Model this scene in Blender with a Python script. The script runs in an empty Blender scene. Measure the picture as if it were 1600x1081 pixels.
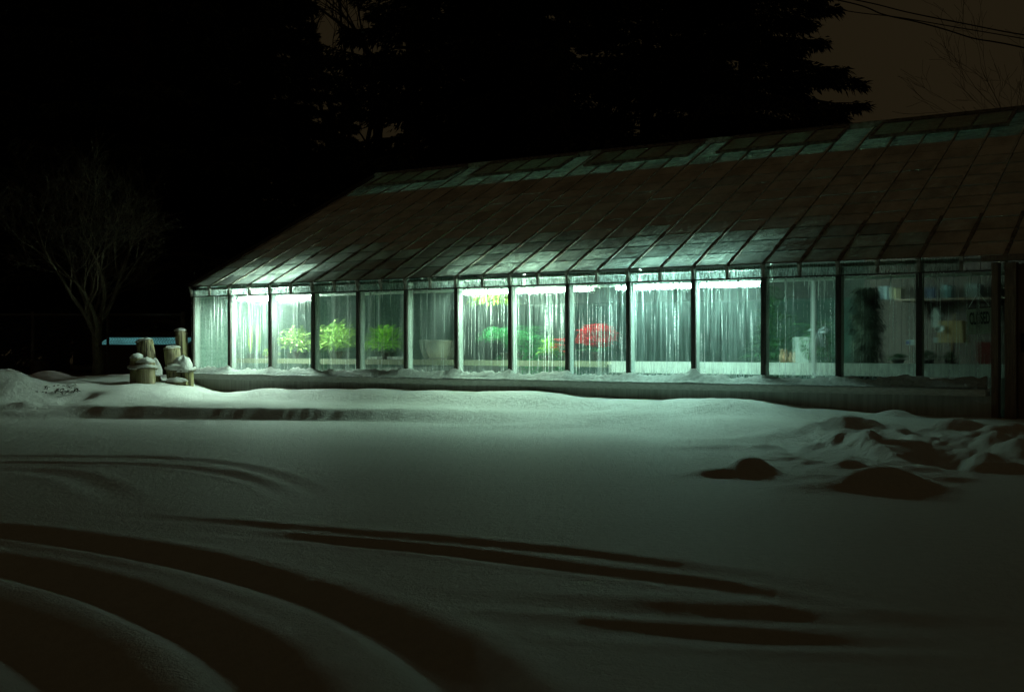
import bpy, bmesh, math, random
import numpy as np
from mathutils import Vector, Matrix, Euler

random.seed(7)
RNG = np.random.default_rng(11)
SC = bpy.context.scene
COL = SC.collection
PI = math.pi

# ------------------------------------------------------------------ camera
CAM_Z = 1.05
cam_d = bpy.data.cameras.new("camera")
cam_d.sensor_width = 36.0
cam_d.lens = 40.5
cam_d.clip_start = 0.05
cam_d.clip_end = 1500.0
cam = bpy.data.objects.new("camera", cam_d)
cam.location = (0, 0, CAM_Z)
cam.rotation_euler = (math.radians(90), 0, 0)
COL.objects.link(cam)
SC.camera = cam

# ------------------------------------------------------------------ world: overcast night sky lit by a distant town
W = bpy.data.worlds.new("World")
SC.world = W
W.use_nodes = True
wn = W.node_tree
wn.nodes.clear()
w_out = wn.nodes.new("ShaderNodeOutputWorld")
w_bg = wn.nodes.new("ShaderNodeBackground")
w_tc = wn.nodes.new("ShaderNodeTexCoord")
w_no = wn.nodes.new("ShaderNodeTexNoise")
w_no.inputs["Scale"].default_value = 2.2
w_no.inputs["Detail"].default_value = 3.0
w_rp = wn.nodes.new("ShaderNodeValToRGB")
w_rp.color_ramp.elements[0].position = 0.3
w_rp.color_ramp.elements[1].position = 0.7
w_rp.color_ramp.elements[0].color = (0.0119, 0.0087, 0.0041, 1)
w_rp.color_ramp.elements[1].color = (0.0140, 0.0102, 0.0049, 1)
wn.links.new(w_tc.outputs["Generated"], w_no.inputs["Vector"])
wn.links.new(w_no.outputs["Fac"], w_rp.inputs["Fac"])
wn.links.new(w_rp.outputs["Color"], w_bg.inputs["Color"])
w_bg.inputs["Strength"].default_value = 1.0
wn.links.new(w_bg.outputs["Background"], w_out.inputs["Surface"])

SC.view_settings.view_transform = 'Standard'
SC.view_settings.look = 'None'
SC.view_settings.exposure = 0.0
SC.view_settings.gamma = 1.0
SC.view_settings.use_curve_mapping = False
SC.render.engine = 'CYCLES'
cy = SC.cycles
cy.use_denoising = True
try:
    cy.denoiser = 'OPENIMAGEDENOISE'
except Exception:
    pass
cy.max_bounces = 10
cy.diffuse_bounces = 4
cy.glossy_bounces = 4
cy.transmission_bounces = 8
cy.transparent_max_bounces = 24
cy.sample_clamp_indirect = 3.0
cy.use_adaptive_sampling = True
cy.adaptive_threshold = 0.006
TUBE = 350.0            # radiance of the fluorescent tubes

# ------------------------------------------------------------------ places
BAY = 1.0
P0 = np.array([-5.906, 21.26])                 # near left corner of the greenhouse
UX, UY = 0.84118, -0.54076                      # along the front wall, towards the right
NX, NY = 0.54076, 0.84118                       # into the greenhouse
ROT = math.atan2(UY, UX)
Z_EAVE, Z_RIDGE, HALF = 2.14, 4.82, 5.345
SLOPE = math.atan2(Z_RIDGE - Z_EAVE, HALF)
SL = math.hypot(Z_RIDGE - Z_EAVE, HALF)
F = 1800.0


def at(u, v, Y):
    """a point of the place seen at u, v of the photograph, Y metres ahead"""
    return Vector(((u - 800) / F * Y, Y, CAM_Z - (v - 540.5) / F * Y))


def ground_at(u, v):
    Y = CAM_Z * F / (v - 540.5)
    return ((u - 800) / F * Y, Y)


def loc(i, ly, z):
    """greenhouse coordinates to world"""
    return Vector((P0[0] + UX * i + NX * ly, P0[1] + UY * i + NY * ly, z))


def along(u, ly):
    """how far along the wall something seen at column u and ly metres inside stands"""
    k = (u - 800) / F
    return (k * (P0[1] + NY * ly) - P0[0] - NX * ly) / (UX - UY * k)


def depth_of(i, ly):
    return P0[1] + UY * i + NY * ly


def zof(v, i, ly):
    return CAM_Z - (v - 540.5) / F * depth_of(i, ly)


# ------------------------------------------------------------------ mesh helpers
class MB:
    def __init__(self):
        self.v = []
        self.f = []

    def box(self, a, b):
        (x0, y0, z0), (x1, y1, z1) = a, b
        n = len(self.v)
        self.v += [(x0, y0, z0), (x1, y0, z0), (x1, y1, z0), (x0, y1, z0),
                   (x0, y0, z1), (x1, y0, z1), (x1, y1, z1), (x0, y1, z1)]
        self.f += [tuple(n + k for k in q) for q in
                   ((0, 3, 2, 1), (4, 5, 6, 7), (0, 1, 5, 4), (1, 2, 6, 5), (2, 3, 7, 6), (3, 0, 4, 7))]
        return self

    def prism(self, pts, ext):
        """planar polygon pts (3D) extruded by vector ext"""
        n = len(self.v)
        m = len(pts)
        e = Vector(ext)
        self.v += [tuple(p) for p in pts] + [tuple(Vector(p) + e) for p in pts]
        self.f.append(tuple(n + k for k in reversed(range(m))))
        self.f.append(tuple(n + m + k for k in range(m)))
        for k in range(m):
            j = (k + 1) % m
            self.f.append((n + k, n + j, n + m + j, n + m + k))
        return self

    def tube(self, pts, rad, sides=6, cap=True):
        pts = [Vector(p) for p in pts]
        if not hasattr(rad, '__len__'):
            rad = [rad] * len(pts)
        n0 = len(self.v)
        up = Vector((0, 0, 1))
        d0 = (pts[-1] - pts[0])
        if d0.length > 0 and abs(d0.normalized().z) > 0.95:
            up = Vector((0.3, 1, 0))
        for k, p in enumerate(pts):
            a = pts[max(0, k - 1)]
            b = pts[min(len(pts) - 1, k + 1)]
            t = (b - a)
            t = t.normalized() if t.length > 1e-9 else Vector((0, 0, 1))
            s = t.cross(up)
            s = s.normalized() if s.length > 1e-6 else t.orthogonal().normalized()
            w = s.cross(t)
            for j in range(sides):
                an = 2 * PI * j / sides
                self.v.append(tuple(p + (s * math.cos(an) + w * math.sin(an)) * rad[k]))
        for k in range(len(pts) - 1):
            for j in range(sides):
                j2 = (j + 1) % sides
                a = n0 + k * sides
                self.f.append((a + j, a + j2, a + sides + j2, a + sides + j))
        if cap:
            self.f.append(tuple(n0 + j for j in reversed(range(sides))))
            e = n0 + (len(pts) - 1) * sides
            self.f.append(tuple(e + j for j in range(sides)))
        return self

    def lathe(self, prof, c=(0, 0, 0), sides=20, closed=True):
        n0 = len(self.v)
        for r, z in prof:
            for j in range(sides):
                an = 2 * PI * j / sides
                self.v.append((c[0] + r * math.cos(an), c[1] + r * math.sin(an), c[2] + z))
        for k in range(len(prof) - 1):
            for j in range(sides):
                j2 = (j + 1) % sides
                a = n0 + k * sides
                self.f.append((a + j, a + j2, a + sides + j2, a + sides + j))
        if closed:
            self.f.append(tuple(n0 + j for j in reversed(range(sides))))
            e = n0 + (len(prof) - 1) * sides
            self.f.append(tuple(e + j for j in range(sides)))
        return self

    def leaf(self, p, d, nrm, ln, wd, fold=0.25, droop=0.0):
        """pointed leaf folded along its rib"""
        p, d, nrm = Vector(p), Vector(d).normalized(), Vector(nrm)
        s = d.cross(nrm)
        s = s.normalized() if s.length > 1e-6 else d.orthogonal().normalized()
        n = s.cross(d).normalized()
        n0 = len(self.v)
        m1 = p + d * ln * 0.45
        tip = p + d * ln - Vector((0, 0, 1)) * droop * ln
        self.v += [tuple(p), tuple(m1 + s * wd * .5 + n * fold * wd), tuple(tip),
                   tuple(m1 - s * wd * .5 + n * fold * wd), tuple(m1)]
        self.f += [(n0, n0 + 1, n0 + 4), (n0 + 1, n0 + 2, n0 + 4), (n0 + 2, n0 + 3, n0 + 4), (n0 + 3, n0, n0 + 4)]
        return self

    def mesh2(self, name, m, other, faces):
        me = self.mesh(name, other)
        me.materials.append(m)
        for k in faces:
            me.polygons[k].material_index = 1
        return me

    def mesh(self, name, m=None, smooth=False):
        me = bpy.data.meshes.new(name)
        me.from_pydata(self.v, [], self.f)
        if m:
            me.materials.append(m)
        if smooth:
            me.polygons.foreach_set("use_smooth", [True] * len(me.polygons))
        me.update()
        return me

    def build(self, name, m, parent=None, smooth=False, loc_=None, rot=None):
        return link(name, self.mesh(name, m, smooth), parent, loc_, rot)


def link(name, me, parent=None, loc_=None, rot=None):
    o = bpy.data.objects.new(name, me)
    COL.objects.link(o)
    if parent:
        o.parent = parent
    if loc_ is not None:
        o.location = loc_
    if rot is not None:
        o.rotation_euler = rot
    return o


def tag(o, label, cat, group=None):
    o["label"] = label
    o["category"] = cat
    if group:
        o["group"] = group
    return o


def thing(name, label, cat, location=(0, 0, 0), rz=0.0, group=None):
    o = bpy.data.objects.new(name, None)
    o.empty_display_size = 0.1
    COL.objects.link(o)
    o.location = location
    o.rotation_euler = (0, 0, rz)
    return tag(o, label, cat, group)


def copy_tree(o, parent=None):
    c = o.copy()
    COL.objects.link(c)
    if parent:
        c.parent = parent
    for ch in list(o.children):
        copy_tree(ch, c)
    return c


def np_mesh(name, V, Fq, m, smooth=True):
    """fast mesh from numpy arrays; Fq an (n, k) array of faces of k corners"""
    me = bpy.data.meshes.new(name)
    V = np.asarray(V, dtype=np.float32)
    Fq = np.asarray(Fq, dtype=np.int32)
    me.vertices.add(len(V))
    me.vertices.foreach_set("co", V.ravel())
    k = Fq.shape[1]
    me.loops.add(Fq.size)
    me.loops.foreach_set("vertex_index", Fq.ravel())
    me.polygons.add(len(Fq))
    me.polygons.foreach_set("loop_start", np.arange(0, Fq.size, k, dtype=np.int32))
    me.polygons.foreach_set("loop_total", np.full(len(Fq), k, dtype=np.int32))
    if smooth:
        me.polygons.foreach_set("use_smooth", np.ones(len(Fq), dtype=bool))
    me.materials.append(m)
    me.update(calc_edges=True)
    me.validate()
    return me


# value noise on numpy arrays
_LAT = RNG.random((256, 256))


def vnoise(x, y):
    x = np.asarray(x, float)
    y = np.asarray(y, float)
    xi = np.floor(x).astype(int)
    yi = np.floor(y).astype(int)
    fx = x - xi
    fy = y - yi
    fx = fx * fx * fx * (fx * (fx * 6 - 15) + 10)
    fy = fy * fy * fy * (fy * (fy * 6 - 15) + 10)
    g = lambda a, b: _LAT[a & 255, b & 255]
    return ((g(xi, yi) * (1 - fx) + g(xi + 1, yi) * fx) * (1 - fy) +
            (g(xi, yi + 1) * (1 - fx) + g(xi + 1, yi + 1) * fx) * fy) - 0.5


def fbm(x, y, o=4):
    t = 0
    a = 1.0
    for k in range(o):
        t = t + a * vnoise(x * 2 ** k + 17 * k, y * 2 ** k + 31 * k)
        a *= 0.5
    return t


def sstep(t):
    t = np.clip(t, 0, 1)
    return t * t * (3 - 2 * t)


# ------------------------------------------------------------------ materials
class NT:
    def __init__(self, name):
        self.m = bpy.data.materials.new(name)
        self.m.use_nodes = True
        self.t = self.m.node_tree
        self.t.nodes.clear()
        self.out = self.t.nodes.new("ShaderNodeOutputMaterial")

    def n(self, typ, props=None, **inp):
        nd = self.t.nodes.new("ShaderNode" + typ)
        for k, v in (props or {}).items():
            setattr(nd, k, v)
        for k, v in inp.items():
            self.set(nd, k.replace("_", " "), v)
        return nd

    def set(self, nd, key, v):
        if key.isdigit():
            s = nd.inputs[int(key)]
        else:
            s = nd.inputs[key]
        if isinstance(v, bpy.types.NodeSocket):
            self.t.links.new(v, s)
        else:
            if s.type == 'RGBA' and len(v) == 3:
                v = (*v, 1)
            s.default_value = v

    def math(self, op, a, b=0.0, clamp=False):
        nd = self.t.nodes.new("ShaderNodeMath")
        nd.operation = op
        nd.use_clamp = clamp
        self.set(nd, "0", a)
        self.set(nd, "1", b)
        return nd.outputs[0]

    def coords(self, scale=(1, 1, 1), rand=False, kind="Object"):
        tc = self.n("TexCoord")
        v = tc.outputs[kind]
        if rand:
            oi = self.n("ObjectInfo")
            r = self.n("VectorMath", {"operation": 'SCALE'})
            r.inputs[0].default_value = (31.7, 13.1, 23.9)
            self.set(r, "Scale", oi.outputs["Random"])
            ad = self.n("VectorMath", {"operation": 'ADD'})
            self.set(ad, "0", v)
            self.set(ad, "1", r.outputs[0])
            v = ad.outputs[0]
        mu = self.n("VectorMath", {"operation": 'MULTIPLY'})
        self.set(mu, "0", v)
        mu.inputs[1].default_value = scale
        return mu.outputs[0]

    def noise(self, vec, scale, detail=3.0, rough=0.5, dist=0.0):
        nd = self.n("TexNoise", Vector=vec, Scale=scale, Detail=detail, Roughness=rough, Distortion=dist)
        return nd.outputs["Fac"]

    def ramp(self, fac, p0, p1, c0=(0, 0, 0), c1=(1, 1, 1)):
        nd = self.n("ValToRGB")
        e = nd.color_ramp.elements
        e[0].position, e[1].position = p0, p1
        e[0].color, e[1].color = (*c0, 1), (*c1, 1)
        self.set(nd, "Fac", fac)
        return nd.outputs["Color"]

    def mix(self, fac, a, b):
        nd = self.t.nodes.new("ShaderNodeMixShader")
        self.set(nd, "0", fac)
        self.t.links.new(a, nd.inputs[1])
        self.t.links.new(b, nd.inputs[2])
        return nd.outputs[0]

    def bump(self, h, strength, dist):
        return self.n("Bump", Strength=strength, Distance=dist, Height=h).outputs["Normal"]

    def done(self, s):
        self.t.links.new(s, self.out.inputs["Surface"])
        return self.m


def plain(name, c1, c2, rough=0.6, scale=6.0, stretch=(1, 1, 1), bump=0.2, bd=0.01, metal=0.0, rand=False, detail=4.0, lo=.35, hi=.65):
    t = NT(name)
    co = t.coords(stretch, rand)
    nz = t.noise(co, scale, detail, 0.6)
    col = t.ramp(nz, lo, hi, c1, c2)
    b = t.n("BsdfPrincipled", Base_Color=col, Roughness=rough, Metallic=metal)
    if bump:
        t.set(b, "Normal", t.bump(nz, bump, bd))
    return t.done(b.outputs[0])


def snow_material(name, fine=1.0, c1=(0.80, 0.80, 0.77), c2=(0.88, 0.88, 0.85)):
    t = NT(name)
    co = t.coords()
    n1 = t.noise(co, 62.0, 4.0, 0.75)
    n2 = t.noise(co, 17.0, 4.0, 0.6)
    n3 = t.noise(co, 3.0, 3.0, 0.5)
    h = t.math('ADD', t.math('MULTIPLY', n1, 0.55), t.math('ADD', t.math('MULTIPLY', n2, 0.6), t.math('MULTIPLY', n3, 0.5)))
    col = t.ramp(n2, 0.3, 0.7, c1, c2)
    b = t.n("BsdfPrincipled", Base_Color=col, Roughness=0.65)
    b.inputs["Specular IOR Level"].default_value = 0.25
    t.set(b, "Normal", t.bump(h, 0.9 * fine, 0.06))
    return t.done(b.outputs[0])


M = {}
M['snow'] = snow_material("snow")
M['snow_cap'] = snow_material("packed_snow", 1.3)
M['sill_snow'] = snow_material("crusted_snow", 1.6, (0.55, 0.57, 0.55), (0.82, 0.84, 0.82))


def wet_glass(name, base, haze_gain, drip_gain, blur, tint=(0.86, 0.97, 0.92), dirt=0.0):
    """single glazing running with condensation: clear runnels, misted columns, frost at the foot"""
    t = NT(name)
    mist = t.ramp(t.noise(t.coords((34, 1, 0.5), True), 1.0, 5.0, 0.75, 0.2), 0.42, 0.68)
    drip = t.ramp(t.noise(t.coords((58, 1, 0.8), True), 1.0, 3.5, 0.6, 0.35), 0.57, 0.64)
    bead = t.ramp(t.noise(t.coords((130, 1, 60), True), 1.0, 1.0, 0.5), 0.48, 0.60)
    patch = t.ramp(t.noise(t.coords((3.5, 1, 1.6), True), 1.0, 3.0, 0.6), 0.38, 0.68)
    lump = t.ramp(t.noise(t.coords((60, 1, 14), True), 1.0, 3.0, 0.6), 0.36, 0.64)
    sep = t.n("SeparateXYZ", Vector=t.coords())
    foot = t.ramp(sep.outputs["Z"], 0.04, 0.22, (1, 1, 1), (0, 0, 0))
    head = t.ramp(sep.outputs["Z"], 1.12, 1.33, (0, 0, 0), (1, 1, 1))
    oi = t.n("ObjectInfo")
    vary = t.math('ADD', 0.6, t.math('MULTIPLY', oi.outputs["Random"], 0.8))
    vary2 = t.math('ADD', 0.6, t.math('MULTIPLY', t.math('FRACT', t.math('MULTIPLY', oi.outputs["Random"], 7.31)), 0.8))
    wet = t.ramp(t.noise(t.coords((2.2, 1, 0.9), True), 1.0, 2.0, 0.5), 0.36, 0.60, (.45,) * 3, (1,) * 3)
    beadd = t.math('MULTIPLY', drip, t.math('ADD', t.math('MULTIPLY', bead, 0.65), 0.35))
    beadd = t.math('MULTIPLY', t.math('MULTIPLY', beadd, vary), wet)
    mist = t.math('MULTIPLY', mist, vary2)
    c = t.math('ADD', base, t.math('MULTIPLY', mist, haze_gain))
    c = t.math('ADD', c, t.math('MULTIPLY', patch, 0.05))
    c = t.math('ADD', c, t.math('MULTIPLY', t.math('MULTIPLY', foot, lump), 0.55))
    c = t.math('ADD', c, t.math('MULTIPLY', t.math('MULTIPLY', head, t.math('ADD', 0.35, lump)), 0.40), clamp=True)
    tr = t.n("BsdfTransparent", Color=tint)
    bmp = t.bump(drip, 0.5, 0.01)
    soft = t.n("BsdfRefraction", Color=(0.90, 0.98, 0.95), Roughness=0.20, IOR=1.09)
    wide = t.n("BsdfRefraction", Color=(0.90, 0.97, 0.94), Roughness=0.5, IOR=1.15, Normal=bmp)
    tl = t.n("BsdfTranslucent", Color=(0.36, 0.46, 0.43))
    tb = t.n("BsdfTranslucent", Color=(0.72, 0.84, 0.80))
    hz = t.mix(0.5, tl.outputs[0], wide.outputs[0])
    dz = t.mix(0.35, tb.outputs[0], wide.outputs[0])
    s = t.mix(blur, tr.outputs[0], soft.outputs[0])
    s = t.mix(c, s, hz)
    s = t.mix(t.math('MULTIPLY', beadd, drip_gain), s, dz)
    if dirt:
        dr_ = t.ramp(t.noise(t.coords((70, 1, 7), True), 1.0, 4.0, 0.65, 0.3), 0.42, 0.60)
        gr = t.n("BsdfDiffuse", Color=(0.10, 0.10, 0.08))
        s = t.mix(t.math('MULTIPLY', dr_, dirt), s, gr.outputs[0])
    return t.done(s)


def clear_glass():
    t = NT("clear_glass")
    tr = t.n("BsdfTransparent", Color=(0.93, 0.98, 0.96))
    gl = t.n("BsdfGlossy", Color=(1, 1, 1), Roughness=0.10)
    lw = t.n("LayerWeight", Blend=0.25)
    geo = t.n("NewGeometry")
    fr = t.math('ADD', 0.02, t.math('MULTIPLY', t.math('POWER', lw.outputs["Facing"], 4.0), 0.35))
    fr = t.math('MULTIPLY', fr, t.math('SUBTRACT', 1.0, geo.outputs["Backfacing"]))
    return t.done(t.mix(fr, tr.outputs[0], gl.outputs[0]))


M['clear'] = clear_glass()
M['wall_glass'] = wet_glass("wet_wall_glass", 0.02, 0.24, 0.80, 0.50)
M['eave_glass'] = wet_glass("frosted_eave_glass", 0.02, 0.22, 0.35, 0.3, (0.70, 0.85, 0.78), 0.50)


def frosted(name, cover, trans, c=(0.62, 0.70, 0.66), clear=0.0, lap_shade=0.8):
    """glass under ice or snow: scattering cover with a little light let through, overlap shadow painted dark along the foot"""
    t = NT(name)
    n1 = t.noise(t.coords((6, 6, 6), True), 1.0, 5.0, 0.65)
    n2 = t.noise(t.coords((20, 20, 20), True), 1.0, 5.0, 0.7)
    oi = t.n("ObjectInfo")
    var = t.math('ADD', t.math('MULTIPLY', oi.outputs["Random"], 1.2), 0.4)
    tf = t.math('MULTIPLY', t.ramp(n1, 0.30, 0.66, (.25,) * 3, (1,) * 3), t.ramp(n2, 0.34, 0.66, (.08,) * 3, (1,) * 3))
    tf = t.math('MULTIPLY', t.math('MULTIPLY', tf, var), trans)
    bmp = t.bump(t.math('ADD', n1, t.math('MULTIPLY', n2, 0.6)), 0.8, 0.025)
    col = t.ramp(n2, 0.3, 0.7, tuple(x * .85 for x in c), c)
    pat = t.ramp(t.noise(t.coords((2.3, 1.1, 1), True), 1.0, 4.0, 0.6), 0.34, 0.60, (.62,) * 3, (1,) * 3)
    mp = t.n("Mix", {"data_type": 'RGBA', "blend_type": 'MULTIPLY'})
    mp.inputs[0].default_value = 1.0
    t.set(mp, "6", col)
    t.set(mp, "7", pat)
    col = mp.outputs[2]
    if lap_shade:
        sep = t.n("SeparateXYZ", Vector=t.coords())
        edge = t.ramp(t.math('ADD', sep.outputs["Y"], t.math('MULTIPLY', n1, 0.03)), 0.018, 0.034)  # painted overlap shadow: foot of each pane darkened
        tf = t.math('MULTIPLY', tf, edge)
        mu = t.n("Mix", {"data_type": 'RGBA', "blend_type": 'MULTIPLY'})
        mu.inputs[0].default_value = lap_shade
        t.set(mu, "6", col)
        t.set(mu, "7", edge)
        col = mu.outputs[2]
    d = t.n("BsdfDiffuse", Color=col, Normal=bmp)
    tl = t.n("BsdfTranslucent", Color=(0.78, 0.95, 0.85))
    s = t.mix(tf, d.outputs[0], tl.outputs[0])
    if clear > 0:
        tr = t.n("BsdfTransparent", Color=(0.82, 0.92, 0.87))
        s = t.mix(t.math('MULTIPLY', t.ramp(t.noise(t.coords((5, 9, 5), True), 1.0, 4.0, .65), .40, .60, (.12,) * 3, (1,) * 3), clear), s, tr.outputs[0])
    gl = t.n("BsdfGlossy", Color=(1, 1, 1), Roughness=0.35, Normal=bmp)
    s = t.mix(cover, s, gl.outputs[0])
    return t.done(s)


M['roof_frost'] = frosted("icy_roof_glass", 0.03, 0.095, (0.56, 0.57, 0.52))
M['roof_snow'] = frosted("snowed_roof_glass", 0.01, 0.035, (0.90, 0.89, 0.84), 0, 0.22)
M['roof_clear'] = frosted("thawed_roof_glass", 0.05, 1.0, (0.48, 0.50, 0.46), 0.66, False)
M['vent_glass'] = frosted("snowy_vent_glass", 0.04, 0.9, (0.66, 0.68, 0.61), 0.30, False)
M['gable_glass'] = frosted("misted_gable_glass", 0.04, 0.25, (0.10, 0.16, 0.13), 0, False)


def emitter(name, c, s):
    t = NT(name)
    return t.done(t.n("Emission", Color=c, Strength=s).outputs[0])


M['tube_green'] = emitter("lit_tube_greenish", (0.79, 1.0, 0.85), TUBE * 2.25)
M['tube_warm'] = emitter("lit_tube_white", (0.72, 1.0, 0.79), TUBE)
M['tube_cyan'] = emitter("lit_tube_cyan", (0.61, 1.0, 0.88), TUBE * 1.08)
M['white_paint'] = plain("white_paint", (0.18, 0.21, 0.19), (0.32, 0.36, 0.33), 0.5, 9.0, (3, 3, .6), 0.15)
M['white_metal'] = plain("white_enamel", (0.66, 0.68, 0.66), (0.76, 0.78, 0.76), 0.35, 5.0, bump=0)
M['dark_cap'] = plain("weathered_cap", (0.020, 0.017, 0.013), (0.055, 0.047, 0.038), 0.7, 14.0, (3, 3, .5), 0.4)
M['rafter'] = plain("icy_rafter", (0.09, 0.08, 0.06), (0.34, 0.32, 0.28), 0.7, 11.0, bump=0.6, rand=True)
M['bench_wood'] = plain("bench_board", (0.30, 0.27, 0.18), (0.45, 0.40, 0.28), 0.7, 6.0, (1, 8, 8), 0.3)
M['dark_wood'] = plain("dark_wood", (0.030, 0.020, 0.013), (0.065, 0.045, 0.032), 0.7, 7.0, (6, 6, 1), 0.4)
M['door_wood'] = plain("brown_boards", (0.15, 0.10, 0.07), (0.27, 0.19, 0.135), 0.6, 8.0, (9, 9, .8), 0.4)
M['soil'] = plain("dark_soil", (0.02, 0.015, 0.01), (0.05, 0.04, 0.03), 0.9, 30.0, bump=0.6)
M['terracotta'] = plain("terracotta", (0.13, 0.075, 0.04), (0.20, 0.11, 0.055), 0.8, 9.0)
M['black_pot'] = plain("black_plastic", (0.012, 0.014, 0.013), (0.03, 0.034, 0.03), 0.4, 6.0, bump=0)
M['floor'] = plain("wet_concrete", (0.05, 0.07, 0.055), (0.11, 0.14, 0.115), 0.35, 3.0)
M['steel'] = plain("dull_steel", (0.22, 0.23, 0.22), (0.34, 0.35, 0.34), 0.4, 8.0, metal=0.8, bump=0)
M['galvanised'] = plain("galvanised_sheet", (0.17, 0.175, 0.15), (0.30, 0.305, 0.27), 0.30, 11.0, (1, 1, .4), bump=0.1, metal=0.75)
M['fence_wire'] = plain("old_wire", (0.08, 0.075, 0.07), (0.15, 0.14, 0.13), 0.6, 8.0, metal=0.3, bump=0)
M['black_cable'] = plain("black_cable", (0.008, 0.008, 0.008), (0.014, 0.013, 0.012), 0.6, 8.0, bump=0)
M['ice'] = None


def base_wall_mat():
    t = NT("painted_concrete")
    a = t.noise(t.coords((22, 22, 1.2)), 1.0, 4.0, 0.6)
    b_ = t.noise(t.coords((2.3, 2.3, 3.5)), 1.0, 4.0, 0.6)
    f = t.math('MULTIPLY', t.ramp(a, 0.34, 0.62), t.ramp(b_, 0.25, 0.7, (0.45,) * 3, (1,) * 3))
    nd = t.n("Mix", {"data_type": 'RGBA'})
    t.set(nd, "0", f)
    nd.inputs[6].default_value = (0.40, 0.40, 0.36, 1)
    nd.inputs[7].default_value = (0.60, 0.61, 0.57, 1)
    p = t.n("BsdfPrincipled", Base_Color=nd.outputs[2], Roughness=0.75)
    t.set(p, "Normal", t.bump(b_, 0.3, 0.02))
    return t.done(p.outputs[0])


M['base_wall'] = base_wall_mat()


def ice_mat():
    t = NT("clear_ice")
    tl = t.n("BsdfTranslucent", Color=(0.9, 0.97, 0.95))
    rf = t.n("BsdfGlass", Color=(0.95, 1, 0.98), Roughness=0.12, IOR=1.25)
    return t.done(t.mix(0.45, tl.outputs[0], rf.outputs[0]))


M['ice'] = ice_mat()


def piling_mat():
    t = NT("mossy_timber")
    g = t.noise(t.coords((16, 16, 1.1), True), 1.0, 5.0, 0.65)
    mo = t.noise(t.coords((5, 5, 2.2), True), 1.0, 4.0, 0.6)
    wood = t.ramp(g, 0.32, 0.66, (0.09, 0.065, 0.035), (0.36, 0.30, 0.19))
    nd = t.n("Mix", {"data_type": 'RGBA'})
    t.set(nd, "0", t.math('MULTIPLY', t.ramp(mo, 0.38, 0.62), 0.75))
    t.set(nd, "6", wood)
    nd.inputs[7].default_value = (0.20, 0.19, 0.055, 1)
    crack = t.ramp(t.noise(t.coords((40, 40, 1.0), True), 1.0, 2.0, 0.5), 0.36, 0.42, (0.25,) * 3, (1,) * 3)
    mu = t.n("Mix", {"data_type": 'RGBA', "blend_type": 'MULTIPLY'})
    mu.inputs[0].default_value = 1.0
    t.set(mu, "6", nd.outputs[2])
    t.set(mu, "7", crack)
    p = t.n("BsdfPrincipled", Base_Color=mu.outputs[2], Roughness=0.85)
    t.set(p, "Normal", t.bump(t.math('ADD', g, crack), 0.6, 0.02))
    return t.done(p.outputs[0])


M['piling'] = piling_mat()
M['rope'] = plain("old_rope", (0.10, 0.085, 0.05), (0.20, 0.17, 0.10), 0.9, 40.0, bump=0.6)
M['bark'] = plain("bark", (0.055, 0.046, 0.034), (0.13, 0.11, 0.08), 0.85, 14.0, (4, 4, .7), 0.7, 0.02)
M['pale_bark'] = plain("pale_bark", (0.07, 0.062, 0.038), (0.16, 0.14, 0.085), 0.85, 14.0, (4, 4, .7), 0.7, 0.02)
M['dark_bark'] = plain("conifer_bark", (0.03, 0.022, 0.016), (0.06, 0.045, 0.034), 0.9, 12.0, (3, 3, .7), 0.6)


def leaf_mat(name, c1, c2, trans=0.35, scale=14.0):
    t = NT(name)
    nz = t.noise(t.coords((1, 1, 1), True), scale, 3.0, 0.6)
    col = t.ramp(nz, 0.35, 0.65, c1, c2)
    d = t.n("BsdfPrincipled", Base_Color=col, Roughness=0.5)
    tl = t.n("BsdfTranslucent", Color=col)
    return t.done(t.mix(trans, d.outputs[0], tl.outputs[0]))


M['needles'] = leaf_mat("conifer_needles", (0.010, 0.015, 0.009), (0.030, 0.040, 0.024), 0.1, 3.0)
M['leaf_lime'] = leaf_mat("variegated_leaf", (0.16, 0.36, 0.05), (0.62, 0.74, 0.30))
M['leaf_bright'] = leaf_mat("bright_leaf", (0.15, 0.34, 0.05), (0.46, 0.62, 0.20))
M['leaf_mid'] = leaf_mat("mid_green_leaf", (0.09, 0.30, 0.035), (0.32, 0.55, 0.08))
M['leaf_fern'] = leaf_mat("fern_leaf", (0.03, 0.30, 0.08), (0.10, 0.52, 0.18))
M['leaf_yellow'] = leaf_mat("yellow_green_leaf", (0.26, 0.42, 0.03), (0.50, 0.62, 0.08))
M['leaf_dark'] = leaf_mat("deep_green_leaf", (0.015, 0.06, 0.02), (0.04, 0.13, 0.05))
M['bract_red'] = leaf_mat("red_bract", (0.34, 0.003, 0.008), (0.62, 0.008, 0.022), 0.3)

# ------------------------------------------------------------------ ground
_toe_uv = [(-700, 652), (-300, 655), (0, 656), (200, 653), (400, 656), (520, 658), (650, 661), (900, 670), (1150, 688), (1300, 705), (1480, 742)]
_toe = np.array(sorted(ground_at(u, v) for u, v in _toe_uv))
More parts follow.
